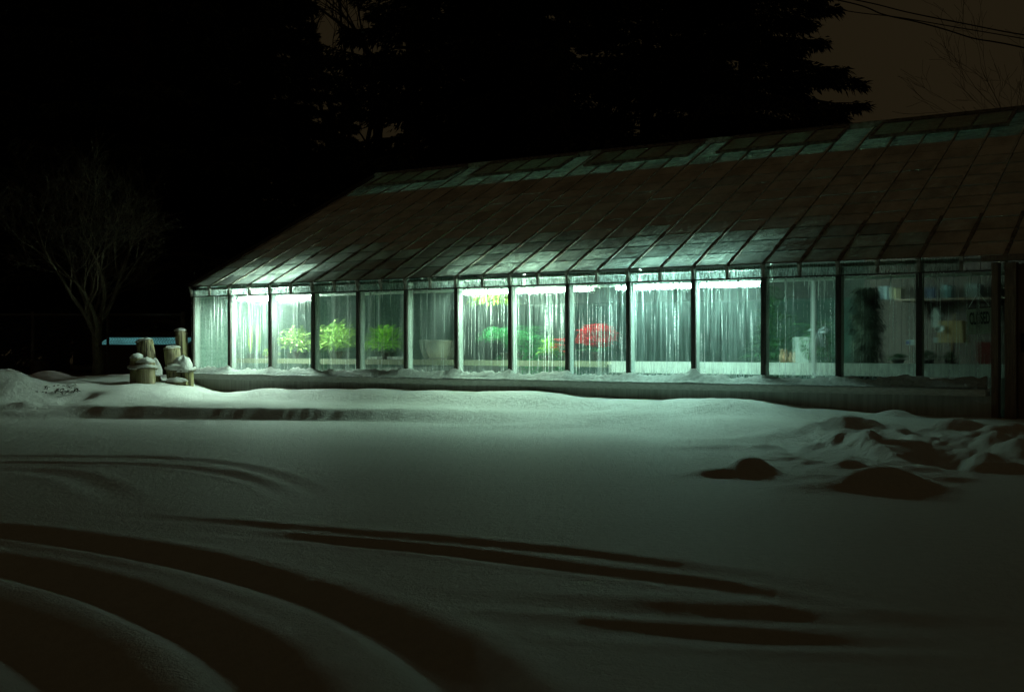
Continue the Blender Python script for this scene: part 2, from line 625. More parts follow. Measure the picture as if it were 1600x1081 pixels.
# wheel ruts: lines as they run over the lot (photo columns and rows on the flat ground), half width, depth, berm
_RUTS = [
    ([(-260, 812), (0, 832), (160, 852), (300, 877), (400, 902), (520, 941), (620, 985), (700, 1035), (760, 1090), (830, 1180)], .18, .044, .012),
    ([(-260, 850), (0, 886), (60, 898), (150, 920), (230, 950), (320, 992), (380, 1032), (430, 1085), (480, 1160)], .18, .044, .012),
    ([(-300, 905), (-100, 950), (0, 990), (80, 1040), (130, 1100), (170, 1180)], .20, .040, .010),
    ([(60, 800), (200, 807), (330, 813), (430, 820), (560, 831), (700, 841), (900, 861), (1100, 889), (1400, 944), (1620, 992)], .12, .021, .007),
    ([(180, 826), (330, 832), (500, 843), (700, 860), (900, 886), (1100, 914), (1300, 948), (1640, 1012)], .11, .020, .007),
    ([(520, 918), (600, 925), (700, 933), (820, 940), (1100, 958), (1400, 975), (1640, 988), (1900, 1000)], .16, .021, .009),
    ([(600, 955), (700, 966), (820, 976), (1000, 987), (1200, 996), (1640, 1006), (1900, 1010)], .15, .021, .008),
    ([(-200, 713), (0, 713), (200, 715), (300, 721), (380, 731), (450, 751), (490, 771), (510, 800)], .12, .021, .007),
    ([(-200, 721), (0, 722), (200, 727), (320, 737), (400, 752), (450, 776), (470, 800)], .11, .019, .007),
    ([(-200, 732), (0, 733), (80, 739), (140, 752), (175, 773), (190, 800)], .17, .022, .006),
]
# humps and hollows: photo column, row of its foot, radius across, radius ahead, height
_BUMPS = [
    (1174, 741, .19, .17, .13), (1128, 745, .26, .16, .06), (1372, 763, .28, .22, .115), (1312, 766, .40, .22, .05), (1430, 766, .26, .18, .05),
    (1230, 722, .20, .14, .05), (1268, 726, .20, .12, .04), (1325, 731, .18, .14, .055), (1250, 664, .22, .14, .05), (1348, 742, .16, .12, .03),
    (1300, 661, .20, .18, .04), (1370, 662, .22, .18, .07), (1330, 690, .30, .22, .10), (1295, 700, .26, .18, .07), (1440, 668, .40, .35, .06), (1400, 676, .2, .2, .07),
    (1385, 703, .15, .34, -.20), (1437, 700, .13, .24, -.17), (1474, 724, .34, .50, -.20), (1412, 697, .13, .2, .06), (1495, 694, .30, .22, .11), (1355, 706, .14, .18, .06),
    (1530, 724, .15, .20, .11), (1560, 715, .16, .16, .11), (1592, 722, .18, .20, .12), (1620, 725, .2, .2, .12), (1556, 703, .22, .14, .08), (1575, 736, .2, .12, .07), (1535, 737, .13, .10, .06), (1600, 705, .2, .15, .09),
    (1425, 735, .22, .12, .03), (1480, 752, .25, .12, .035), (1280, 745, .2, .12, .02),
    (1180, 655, .5, .3, .04), (1090, 668, .8, .25, .05), (1000, 665, 1.0, .22, .04), (1210, 690, .8, .3, .05), (1160, 700, .7, .2, .04), (860, 668, 1.2, .25, .04),
    (15, 641, .5, .7, .26), (-40, 640, .8, .9, .26), (58, 632, .28, .9, -.12), (80, 624, .5, .5, .22), (160, 640, .9, 1.0, .10), (108, 642, .45, .5, -.20), (100, 616, .35, .3, .08), (30, 650, .25, .25, .10),
]
_rutw = [([ground_at(u, v) for u, v in pts], w, d, b) for pts, w, d, b in _RUTS]


def _polydist(x, y, pts):
    best = np.full(x.shape, 1e9)
    for (ax, ay), (bx, by) in zip(pts[:-1], pts[1:]):
        dx, dy = bx - ax, by - ay
        L2 = dx * dx + dy * dy
        t = np.clip(((x - ax) * dx + (y - ay) * dy) / L2, 0, 1)
        d = (x - ax - t * dx) ** 2 + (y - ay - t * dy) ** 2
        best = np.minimum(best, d)
    return np.sqrt(best)


def smooth_line(pts, n=6):
    out = []
    P = [pts[0]] + list(pts) + [pts[-1]]
    for k in range(1, len(P) - 2):
        for j in range(n):
            t = j / n
            p0, p1, p2, p3 = (np.array(P[k + q]) for q in (-1, 0, 1, 2))
            out.append(tuple(0.5 * (2 * p1 + (p2 - p0) * t + (2 * p0 - 5 * p1 + 4 * p2 - p3) * t * t + (3 * p1 - p0 - 3 * p2 + p3) * t ** 3)))
    out.append(tuple(pts[-1]))
    return out


_rutw = [(smooth_line(p, 4), w, d, b) for p, w, d, b in _rutw]


def height(x, y):
    x = np.atleast_1d(np.asarray(x, float))
    y = np.atleast_1d(np.asarray(y, float))
    gi = (x - P0[0]) * UX + (y - P0[1]) * UY
    ly = (x - P0[0]) * NX + (y - P0[1]) * NY
    toe = np.interp(x, _toe[:, 0], _toe[:, 1]) + 0.13 * fbm(x * 1.3, y * 0.2, 4)
    w = np.interp(x, [-9, -6.7, -6.0, -2.6, -1.2, .8, 2.5, 4.2], [1.1, 1.0, .27, .28, .55, 1.3, 1.9, 2.4])
    s = (y - toe) / w
    z = 0.165 * sstep(s)
    # drift heaped along the wall
    A = np.interp(gi, [-1.5, -.3, .4, 1.2, 1.8, 2.3, 3.2, 5, 7, 8.2, 9, 10, 11, 11.7, 12.5, 13, 16.5],
                  [.04, .06, .03, .05, .09, .13, .185, .20, .19, .17, .14, .15, .15, .10, .05, .03, .03])
    A = A * (1 + 0.28 * fbm(gi * 1.3, gi * 0 + 3.3, 4))
    near = 1 - sstep((np.maximum(-ly, 0) - .50 - .22 * fbm(gi * .9, gi * 0 + 7.7, 3)) / .62)
    z = z + A * near + 0.02 * fbm(x * 2.2, y * 2.2, 3) * sstep(s)
    # bank beyond the pilings, falling away to the fence
    bank = 0.30 * sstep((y - 17.6) / 4.2) * (1 - sstep((y - 22.2) / 1.6)) * sstep((-5.0 - x) / 1.2)
    bank = bank * np.interp(x, [-14, -10, -7.6, -5.6], [.55, .62, 1.0, .9])
    z = z + bank
    z = np.where((y > 22.2) & (ly < .1), z - 0.10 * sstep((y - 22.2) / 1.6), z)
    # ruts
    for pts, hw, dep, berm in _rutw:
        P = np.array(pts)
        sel = (x > P[:, 0].min() - 1) & (x < P[:, 0].max() + 1) & (y > P[:, 1].min() - 1) & (y < P[:, 1].max() + 1)
        if not sel.any():
            continue
        xs, ys = x[sel], y[sel]
        d = _polydist(xs, ys, pts) + 0.010 * fbm(xs * 1.1, ys * 1.1, 2)
        d = np.maximum(d, 0)
        end = np.minimum(np.hypot(xs - P[0, 0], ys - P[0, 1]), np.hypot(xs - P[-1, 0], ys - P[-1, 1]))
        fade = sstep(end / (.3 if hw > .175 else 1.8)) * (0.9 + 0.2 * fbm(xs * .4, ys * .4, 2))
        dep = dep * (1 + (.75 if hw > .175 else .0) * sstep((5.4 - ys) / 1.4))
        prof = -dep * (1 - sstep(d / (hw * 1.15))) + berm * np.exp(-((d - hw * 1.35) / (hw * .42)) ** 2)
        z[sel] = z[sel] + prof * fade
    for u, v, rx, ry, a in _BUMPS:
        bx, by = ground_at(u, v)
        by = by + ry * 0.4
        bx = (u - 800) / F * by
        q = ((x - bx) / rx) ** 2 + ((y - by) / ry) ** 2
        z = z + a * np.exp(-q ** 1.25)
    # rough trodden snow by the door, wind ripples on the lot
    rough = np.exp(-(((x - 4.0) / 1.6) ** 2 + ((y - 11.3) / 1.7) ** 2))
    z = z + rough * (0.09 * np.abs(fbm(x * 3.1 + 4, y * 2.4, 4)) - 0.03)
    left = sstep((-6.2 - x) / 1.0) * sstep((y - 16.6) / .5) * (1 - sstep((y - 20) / 1.5))
    z = z + left * 0.10 * fbm(x * 1.6, y * 1.2, 4)
    lot = 1 - sstep(s + .5)
    z = z + lot * (0.020 * fbm(x * .35, y * .5, 3) + 0.0022 * fbm(x * 1.6, y * 3.4, 3))
    z = z + np.where(y > 9, 0.004, 0.0018) * fbm(x * 7, y * 7, 2)
    inside = sstep((ly - .02) / .06) * (1 - sstep((ly - 10.5) / .1)) * sstep((gi + .02) / .06) * (1 - sstep((gi - 16.1) / .1))
    z = z * (1 - inside) - 0.02 * inside
    return z


def hz(x, y):
    return float(height(x, y)[0])


def make_ground():
    ys = np.concatenate([np.linspace(-30, 2.6, 40)[:-1], np.arange(2.6, 9.2, 0.021), np.arange(9.2, 24.5, 0.036), np.geomspace(24.5, 420, 70)])
    s = np.concatenate([-np.geomspace(60, 1.02, 36), np.linspace(-1, 1, 620), np.geomspace(1.02, 60, 36)])
    hwid = 1.2 + 0.50 * np.maximum(ys, 1.0)
    X = np.where(np.abs(s)[None, :] <= 1.0, s[None, :] * hwid[:, None], np.sign(s)[None, :] * (hwid[:, None] + (np.abs(s)[None, :] - 1) * 5.0))
    Y = np.broadcast_to(ys[:, None], X.shape)
    Z = height(X.ravel(), Y.ravel())
    V = np.stack([X.ravel(), Y.ravel(), Z], 1)
    nr, nc = X.shape
    idx = np.arange(nr * nc).reshape(nr, nc)
    Fq = np.stack([idx[:-1, :-1].ravel(), idx[:-1, 1:].ravel(), idx[1:, 1:].ravel(), idx[1:, :-1].ravel()], 1)
    o = link("snow_ground", np_mesh("snow_ground", V, Fq, M['snow']))
    o["kind"] = "structure"
    return o


make_ground()

# ------------------------------------------------------------------ greenhouse
GH = thing("greenhouse", "long old glass greenhouse lit from inside with snowy pitched roof", "greenhouse", (P0[0], P0[1], 0), ROT)
END = 16.0
Z_SILL = 0.545
Z_EB = 1.965          # foot of the short eave panes

b = MB().box((-.06, -.05, -.25), (13.86, .16, .448))
b.build("base_wall", M['base_wall'], GH)
b = MB()
b.box((-.10, -.17, .45), (13.80, .15, .53))
b.box((-.08, -.10, .531), (13.80, .15, Z_SILL))
b.build("sill", plain("sill_paint", (0.50, 0.52, 0.48), (0.70, 0.72, 0.68), .6, 6.0, (2, 2, 8), .2), GH)
MB().box((0, .17, .0), (END, 10.55, .12)).build("greenhouse_floor", M['floor'], GH)

# posts with dark glazing caps
post_m = MB().box((-.034, .006, Z_SILL), (.034, .110, Z_EAVE - .08)).mesh("post", M['white_paint'])
cap_m = MB().box((-.032, -.034, Z_SILL + .002), (.032, .002, Z_EB - .022)).mesh("post_cap", M['dark_cap'])
for k in range(14):
    link("post", post_m, GH, (k * BAY + (.045 if k == 0 else 0), 0, 0))
    link("post_cap", cap_m, GH, (k * BAY + (.045 if k == 0 else 0), 0, 0))
# wall panes and the short panes of the curved eave
pane_m = MB().box((0.035, -.003, 0), (BAY - .035, .003, Z_EB - .022 - Z_SILL)).mesh2("wall_pane", M['wall_glass'], M['clear'], [4])
eave_m = MB().box((0.028, -.004, 0), (BAY / 2 - .028, .004, Z_EAVE - .02 - Z_EB)).mesh2("eave_pane", M['eave_glass'], M['clear'], [4])
for k in range(13):
    link("wall_pane", pane_m, GH, (k * BAY, -.012, Z_SILL + .001))
link("wall_pane", MB().box((13.035, -.015, Z_SILL), (13.845, -.009, Z_EB - .022)).mesh2("wall_pane", M['wall_glass'], M['clear'], [4]), GH)
for k in range(27):
    link("eave_pane", eave_m, GH, (k * BAY / 2, -.014, Z_EB))
MB().box((0, -.03, Z_EB - .021), (13.84, .006, Z_EB - .001)).build("eave_rail", M['dark_cap'], GH)
# eave plate inside, top rail under the roof
MB().box((.1, .02, Z_EAVE - .075), (END, .10, Z_EAVE - .03)).build("eave_plate", M['white_paint'], GH)

M['rafter_snow'] = plain("snow_dusted_bar", (0.45, 0.44, 0.40), (0.85, 0.84, 0.80), 0.8, 9.0, bump=0.4)
# rafters: three slightly different lumpy bars, shared
rafter_meshes = []
for q in range(4):
    mb = MB()
    n = 30
    rs = random.Random(40 + q)
    def ring(c, nrm, wd, ht):
        k = len(mb.v)
        cx, cy_, cz = c
        for sx, sn in ((-1, 0), (1, 0), (1, 1), (-1, 1)):
            mb.v.append((sx * wd / 2, cy_ + nrm[0] * sn * ht, cz + nrm[1] * sn * ht))
        if k:
            for j in range(4):
                j2 = (j + 1) % 4
                mb.f.append((k - 4 + j, k - 4 + j2, k + j2, k + j))
    nrm = (-math.sin(SLOPE), math.cos(SLOPE))
    for j in range(n + 1):
        s = SL * (1 - j / n)
        lump = 1 + 0.22 * rs.uniform(-1, 1) + (0.35 * rs.random() if j > n * .72 else 0)
        ring((0, s * math.cos(SLOPE) - .01, Z_EAVE - .02 + s * math.sin(SLOPE)), nrm, .031 * lump, .020 * lump + .012)
    ring((0, -.03, Z_EAVE - .03), (-.9, .45), .050, .05)
    ring((0, -.022, Z_EAVE - .09), (-1, 0.05), .044, .028)
    ring((0, -.020, Z_EB - .005), (-1, 0.0), .042, .022)
    mb.f.append((3, 2, 1, 0))
    e = len(mb.v) - 4
    mb.f.append((e, e + 1, e + 2, e + 3))
    rm = mb.mesh("rafter", M['rafter'])
    rm.materials.append(M['rafter_snow'])
    for j in range(n):
        if j < n * .76:
            rm.polygons[j * 4 + 2].material_index = 1
    rafter_meshes.append(rm)
NCOL = int(END * 2)
for k in range(NCOL + 1):
    link("rafter", rafter_meshes[(k * 7 + k // 3) % 4], GH, (k * BAY / 2 + (.02 if k == 0 else 0), 0, 0))

# roof panes, lapped like shingles
ROW = 0.43
rp_m = {}
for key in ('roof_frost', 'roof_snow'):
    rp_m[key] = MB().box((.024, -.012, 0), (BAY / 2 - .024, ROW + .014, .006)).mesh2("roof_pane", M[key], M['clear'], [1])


def on_roof(s, up=0.0):
    return (s * math.cos(SLOPE) - math.sin(SLOPE) * up, Z_EAVE - .012 + s * math.sin(SLOPE) + math.cos(SLOPE) * up)


rr = random.Random(5)
tilt = SLOPE + 0.022
for k in range(NCOL):
    for r in range(9):
        lit = r < 3 and k < 26
        if r == 3 and rr.random() < .5 and k < 24:
            lit = True
        if r == 2 and rr.random() < .25:
            lit = False
        yy, zz = on_roof(r * ROW, 0.008 + rr.uniform(0, .004))
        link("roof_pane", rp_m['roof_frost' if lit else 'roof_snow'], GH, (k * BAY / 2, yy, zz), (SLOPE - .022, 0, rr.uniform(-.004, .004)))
mb = MB()
for k in range(NCOL):
    for r in (9, 10):
        y0, z0 = on_roof(r * ROW - .012, .014)
        y1, z1 = on_roof((r + 1) * ROW + .004, .006)
        mb.prism([(k * .5 + .024, y0, z0), (k * .5 + .476, y0, z0), (k * .5 + .476, y1, z1), (k * .5 + .024, y1, z1)], (0, -.0027, .0054))
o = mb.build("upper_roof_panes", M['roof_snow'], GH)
o["kind"] = "stuff"
# thawed strip of glass below the vents
strip_m = MB().box((.024, 0, 0), (BAY / 2 - .024, .42, .006)).mesh2("ridge_pane", M['roof_clear'], M['clear'], [1])
for k in range(NCOL):
    yy, zz = on_roof(11 * ROW + .006, 0.004)
    link("ridge_pane", strip_m, GH, (k * BAY / 2, yy, zz), (SLOPE, 0, 0))
top_len = SL - (11 * ROW + .43)
top_m = MB().box((.024, 0, 0), (BAY / 2 - .024, top_len, .006)).mesh2("ridge_pane", M['roof_clear'], M['clear'], [1])
for k in range(NCOL):
    yy, zz = on_roof(11 * ROW + .43, 0.004)
    link("ridge_pane", top_m, GH, (k * BAY / 2, yy, zz), (SLOPE, 0, 0))

# ridge vents: raised sashes of four panes
VMOD, VLEN = 2.69, .88
vent_y, vent_z = on_roof(SL - .06 - VLEN, .075)
for q in range(6):
    x0 = .38 + q * VMOD
    wv = VMOD * 0.80
    if x0 + wv > END - .1:
        wv = END - .1 - x0
    fr = MB()
    fr.box((0, 0, 0), (wv, .055, .05))
    fr.box((0, VLEN - .05, .002), (wv, VLEN, .05))
    fr.box((0, .056, .001), (.045, VLEN - .051, .049))
    fr.box((wv - .045, .056, .001), (wv, VLEN - .051, .049))
    vf = fr.build("ridge_vent", M['rafter'], GH, False, (x0, vent_y, vent_z), (SLOPE - .03, 0, 0))
    pw = (wv - .09) / 4
    for p in range(4):
        MB().box((.047 + p * pw, .057, .02), (.045 + (p + 1) * pw - .022, VLEN - .052, .026)).build("vent_pane", M['vent_glass'], vf)
        if p < 3:
            MB().box((.045 + (p + 1) * pw - .020, .056, .006), (.045 + (p + 1) * pw + .0, VLEN - .051, .046)).build("vent_bar", M['rafter'], vf)
MB().box((-.02, HALF - .07, Z_RIDGE - .02), (END, HALF + .07, Z_RIDGE + .085)).build("ridge_cap", M['rafter'], GH)

# end wall on the left (seen from inside), back wall, rear slope and far end
gb = MB().box((-.055, .17, -.25), (.0, 10.69, .55))
gb.build("gable_base_wall", M['base_wall'], GH)
for k in range(10):
    y0, y1 = .19 + k * 1.05, .19 + (k + 1) * 1.05 - .05
    def rz(y):
        return (Z_EAVE - .1) + (Z_RIDGE - Z_EAVE) * (1 - abs(y - HALF) / HALF)
    pts = [(-.03, y0, .556), (-.03, y1, .556), (-.03, y1, rz(y1))]
    if y0 < HALF < y1:
        pts.append((-.03, HALF, rz(HALF)))
    pts.append((-.03, y0, rz(y0)))
    MB().prism(pts, (.008, 0, 0)).build("gable_pane", M['gable_glass'], GH)
    MB().box((-.045, y1 + .003, .552), (.03, y1 + .047, rz(y1 + .025) - .005)).build("gable_bar", M['white_paint'], GH)
MB().prism([(-.05, -.04, Z_EAVE - .06), (-.05, -.04, Z_EAVE + .05), (-.05, HALF - .09, Z_RIDGE + .05), (-.05, HALF - .09, Z_RIDGE - .06)], (.045, 0, 0)).build("barge_board", M['dark_cap'], GH)
MB().box((0, 10.56, -.25), (END, 10.72, Z_EAVE - .02)).build("back_wall", plain("dim_back_wall", (0.018, 0.062, 0.05), (0.05, 0.14, 0.11), .7, 3.0), GH)
MB().prism([(-.05, HALF + .09, Z_RIDGE - .03), (-.05, 10.80, Z_EAVE - .045), (-.05, 10.80, Z_EAVE), (-.05, HALF + .09, Z_RIDGE + .015)], (END + .05, 0, 0)).build("rear_roof", plain("rear_roof_glass", (0.16, 0.20, 0.18), (0.26, 0.30, 0.28), .6, 4.0), GH)
MB().prism([(END + .002, -.05, -.2), (END + .002, 10.7, -.2), (END + .002, 10.7, Z_EAVE - .1), (END + .002, HALF, Z_RIDGE - .08), (END + .002, -.05, Z_EAVE - .1)], (.1, 0, 0)).build("end_wall", M['door_wood'], GH)

# the doorway at the right end
MB().box((13.85, -.075, -.1), (13.925, .12, Z_EAVE - .10)).build("door_post", M['door_wood'], GH)
MB().box((13.928, .0, .20), (13.998, .006, Z_EAVE - .12)).build("sidelight", M['wall_glass'], GH)
MB().box((14.0, -.09, -.1), (14.125, .10, Z_EAVE - .10)).build("door_jamb", M['door_wood'], GH)
dr = MB()
dr.box((14.13, .012, .16), (15.05, .055, Z_EAVE - .12))
door = dr.build("door", M['door_wood'], GH)
for q in range(5):
    MB().box((14.135 + q * .183, -.004, .17), (14.135 + q * .183 + .176, .010, Z_EAVE - .125)).build("door_board", M['door_wood'], door)
hb = MB()
hb.tube([(14.19, -.006, 1.02), (14.19, -.05, 1.02), (14.19, -.05, 1.16), (14.19, -.006, 1.16)], .011, 6)
hb.box((14.165, -.012, .98), (14.215, -.005, 1.20))
hb.build("door_handle", M['black_cable'], door)
MB().box((15.054, -.09, -.1), (15.18, .10, Z_EAVE - .10)).build("door_jamb", M['door_wood'], GH)
for q in range(9):
    MB().box((15.19, -.03 + .004 * (q % 2), .0 + q * .225), (END, .03, .0 + q * .225 + .22)).build("siding_board", M['door_wood'], GH)
MB().box((13.76, -.20, Z_EAVE - .085), (END + .1, -.065, Z_EAVE - .02)).build("door_fascia", M['door_wood'], GH)

# icicles and frozen drips along the eave
rs = random.Random(21)
ic = []
for q in range(6):
    L = 1.0
    mb = MB()
    pts = [(rs.uniform(-.004, .004), rs.uniform(-.003, .003), -L * j / 7) for j in range(8)]
    mb.tube(pts, [.0085, .0075, .0068, .006, .005, .004, .0028, .0008], 6)
    ic.append(mb.mesh("icicle", M['ice'], True))
spans = [(9.05, 10.9, 26), (8.15, 8.95, 22), (10.9, 11.95, 20), (6.1, 8.1, 16), (.6, 1.2, 8), (2.1, 3.0, 6), (4.2, 6.0, 12), (12.0, 13.8, 12)]
for a0, a1, nn in spans:
    for q in range(nn):
        o = link("icicle", ic[rs.randrange(6)], GH, (rs.uniform(a0, a1), -.036 + rs.uniform(-.004, .004), Z_EB - .02))
        ln = abs(rs.gauss(0, .22)) + .06
        o.scale = (rs.uniform(.7, 1.15),) * 2 + (min(ln, .62),)

# snow lying on the sill
nx, ny = 900, 9
gx = np.linspace(-.11, 13.80, nx)
gy = np.linspace(-.168, -.036, ny)
Xs, Ys = np.meshgrid(gx, gy)
t = (Ys + .168) / .132
amp = 0.105 + 0.040 * np.abs(fbm(Xs * 1.4, Xs * 0 + 2, 4)) * 2 + 0.06 * np.maximum(fbm(Xs * 5, Xs * 0 + 9, 3), 0) * np.interp(Xs, [0, 6, 9, 14], [.5, .8, 1.3, 1.3])
prof = .10 + .90 * np.clip(t, 0, 1) ** .85
Zs = .534 + amp * prof * (1 - .18 * (t > .9)) + .030 * fbm(Xs * 17, Ys * 17, 4) * prof
for pk in range(14):
    Zs += (.03 * prof) * np.exp(-((Xs - pk) / .10) ** 2)
Vs = np.stack([Xs.ravel(), Ys.ravel(), Zs.ravel()], 1)
idx = np.arange(nx * ny).reshape(ny, nx)
Fq = np.stack([idx[:-1, :-1].ravel(), idx[:-1, 1:].ravel(), idx[1:, 1:].ravel(), idx[1:, :-1].ravel()], 1)
# skirts down to the sill
Vb = Vs.copy()
Vb[:, 2] = .5325
nb = len(Vs)
bor = []
for a, c in (((0, 0)), ((ny - 1, ny - 1))):
    e = idx[a]
    bor.append(np.stack([e[:-1], e[1:], e[1:] + nb, e[:-1] + nb], 1))
for a in (0, nx - 1):
    e = idx[:, a]
    bor.append(np.stack([e[:-1], e[1:], e[1:] + nb, e[:-1] + nb], 1))
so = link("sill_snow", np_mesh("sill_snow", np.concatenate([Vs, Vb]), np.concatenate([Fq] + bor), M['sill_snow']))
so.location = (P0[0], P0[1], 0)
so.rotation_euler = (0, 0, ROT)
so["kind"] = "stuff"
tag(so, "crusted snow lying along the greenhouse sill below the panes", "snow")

# ------------------------------------------------------------------ inside the greenhouse
BZ = .80          # bench top
BY0, BY1 = .72, 1.75


def inside(name, label, cat, i, ly, z, group=None, rz=0.0):
    p = loc(i, ly, z)
    return thing(name, label, cat, p, ROT + rz, group)


def make_bench(x0, x1, label, rim, rh):
    bench = inside("plant_bench", label, "bench", 0, 0, 0, "benches along the front glass")
    for q in range(5):
        MB().box((x0, BY0 + .03 + q * .2, BZ - .03), (x1, BY0 + .03 + q * .2 + .192, BZ)).build("bench_board", M['bench_wood'], bench)
    MB().box((x0, BY0, BZ - rh), (x1, BY0 + .026, BZ + .02)).build("bench_rim", rim, bench)
    n = int((x1 - x0) / 1.9) + 1
    for q in range(n + 1):
        for yy in (BY0 + .04, BY1 - .08):
            xx = x0 + .1 + (x1 - x0 - .27) * q / n
            MB().box((xx, yy, .122), (xx + .07, yy + .07, BZ - .032)).build("bench_leg", M['white_paint'], bench)


white_rim = plain("white_rim", (0.34, 0.36, 0.32), (0.66, 0.68, 0.63), .5, 12.0, (4, 4, .5), .2)
brown_rim = plain("weathered_rim", (0.10, 0.11, 0.07), (0.20, 0.21, 0.14), .7, 12.0, (4, 4, .5), .2)
make_bench(.25, 8.25, "weathered potting bench holding the green bushes and the metal bowl", brown_rim, .07)
make_bench(8.3, 15.6, "white-rimmed bench running from the large poinsettia to the door", white_rim, .15)

# a long pipe that carries the lamps
pipe = inside("heating_pipe", "white horizontal pipe running along the front under the eave", "pipe", 0, 0, 0)
MB().tube([(.2, .52, 1.945), (15.8, .52, 1.945)], .022, 10).build("pipe", M['white_metal'], pipe, True)
for q in range(8):
    MB().box((.9 + q * 2.0, .505, 1.968), (.93 + q * 2.0, .535, 2.36)).build("pipe_hanger", M['white_metal'], pipe)

LY = .42
ZT = 1.885


def fixture(u0, u1, mat, label):
    a, c = along(u0, LY), along(u1, LY)
    o = inside("fluorescent_light", label, "light", (a + c) / 2, LY, ZT, "fluorescent lights under the eave")
    h = (c - a) / 2
    hs = MB()
    hs.prism([(-h, -.034, .052), (-h, -.022, .085), (-h, .022, .085), (-h, .034, .052)], (2 * h, 0, 0))
    hs.build("housing", M['white_metal'], o)
    MB().prism([(-h, -.060, .011), (-h, -.064, .011), (-h, -.064, .031), (-h, -.060, .031)], (2 * h, 0, 0)).build("spill_shield", M['white_metal'], o)  # added strip that blocks shallow tube light from the far snow
    for s in (-1, 1):
        MB().tube([(-h + .03, s * .035, .018), (h - .03, s * .035, .018)], .017, 8).build("tube", mat, o, True)
        for e in (-1, 1):
            MB().box((e * (h - .014) - .014, s * .035 - .02, -.004), (e * (h - .014) + .014, s * .035 + .02, .034)).build("lamp_holder", M['white_metal'], o)
    return o


fixture(373, 484, M['tube_green'], "lit fluorescent strip over the two pale bays at the far left end")
fixture(722, 801, M['tube_warm'], "lit fluorescent strip above the hanging basket of light green leaves")
fixture(801, 926, M['tube_warm'], "lit fluorescent strip ending above the red poinsettia")
fixture(962, 1088, M['tube_cyan'], "lit fluorescent strip just right of the poinsettia")
fixture(1092, 1190, M['tube_cyan'], "lit fluorescent strip nearest the dark shop end")


def pot(o, r, h, m='terracotta'):
    MB().lathe([(r * .72, 0), (r * .98, h * .82), (r * 1.08, h * .82), (r * 1.08, h), (r * .95, h), (r * .92, h * .9), (.01, h * .9)], sides=18).build("pot", M[m], o, True)


def bush(rs, n, R, H, z0, ln, wd, spread=1.0, up=.5):
    mb = MB()
    for q in range(n):
        an = rs.uniform(0, 2 * PI)
        ph = rs.uniform(-.15, 1.0)
        rr_ = R * math.sqrt(max(0, 1 - max(ph, 0) ** 2)) * rs.uniform(.25, 1.15)
        zz = z0 + H * (.30 + .70 * ph) * rs.uniform(.70, 1.05)
        p = Vector((rr_ * math.cos(an), rr_ * math.sin(an), zz))
        d = Vector((math.cos(an) * spread, math.sin(an) * spread, up * ph + rs.uniform(-.5, .6)))
        mb.leaf(p - d.normalized() * ln * .4, d, (rs.uniform(-.3, .3), rs.uniform(-.3, .3), 1), ln * rs.uniform(.6, 1.2), wd * rs.uniform(.7, 1.2), .2, rs.uniform(0, .3))
    return mb


def stems(rs, R, z0, H, n=7):
    mb = MB()
    for q in range(n):
        an = 2 * PI * q / n + rs.uniform(-.3, .3)
        e = Vector((R * .7 * math.cos(an), R * .7 * math.sin(an), z0 + H * rs.uniform(.55, .85)))
        mb.tube([(0, 0, z0), e * .5 + Vector((0, 0, z0 * .5)), e], [.008, .006, .003], 5)
    return mb


def potted(u, ly, label, leafm, R, H, ln, wd, n, seed, name="potted_plant", cat="plant", group=None, pr=.13, ph=.16, pm='terracotta', zb=None, up=.5):
    i = along(u, ly)
    o = inside(name, label, cat, i, ly, BZ + .002 if zb is None else zb, group)
    rs_ = random.Random(seed)
    pot(o, pr, ph, pm)
    stems(rs_, R, ph * .9, H - ph * .9).build("stems", M['leaf_dark'], o)
    bush(rs_, n, R, H - ph * .75, ph * .75, ln, wd, 1.0, up).build("foliage", M[leafm], o)
    return o


potted(458, 1.12, "variegated yellow-green bush in the third pane from the left corner", 'leaf_lime', .31, .62, .17, .055, 190, 1, pm='black_pot')
potted(524, 1.15, "large rounded bright green bush in the fourth pane from the left corner", 'leaf_bright', .36, .70, .19, .06, 210, 2, pm='black_pot')
potted(597, 1.12, "spiky mid-green bush beside the grey metal bowl", 'leaf_mid', .34, .62, .18, .045, 230, 3, pm='black_pot', up=.9)

# slender plant in the second bay
o = inside("slender_plant", "tall slender green shoot standing alone in the second pane", "plant", along(391, 1.0), 1.0, BZ + .002)
pot(o, .07, .10, 'black_pot')
mb = MB()
for q in range(9):
    an = q * 2.4
    mb.leaf((.01 * math.cos(an), .01 * math.sin(an), .08 + q * .02), (math.cos(an) * .10, math.sin(an) * .10, 1), (math.cos(an), math.sin(an), .1), .36 + .02 * q, .035, .3, .0)
mb.build("foliage", M['leaf_yellow'], o)
potted(417, .95, "small low yellow-green plant at the foot of the second pane", 'leaf_yellow', .10, .20, .08, .03, 60, 5, pr=.05, ph=.07)

# metal bowl planter
o = inside("metal_bowl", "large empty round grey metal bowl on the bench", "bowl", along(680, 1.1), 1.1, BZ + .002)
MB().lathe([(.10, 0), (.17, .015), (.19, .05), (.235, .13), (.262, .22), (.272, .33), (.285, .338), (.275, .35), (.258, .335), (.248, .22), (.2, .09), (.02, .05)], sides=36).build("bowl", M['galvanised'], o, True)
MB().lathe([(.215, -.0), (.22, .03), (.21, .035), (.20, .0)], sides=28).build("wooden_ring", M['dark_wood'], o, True)

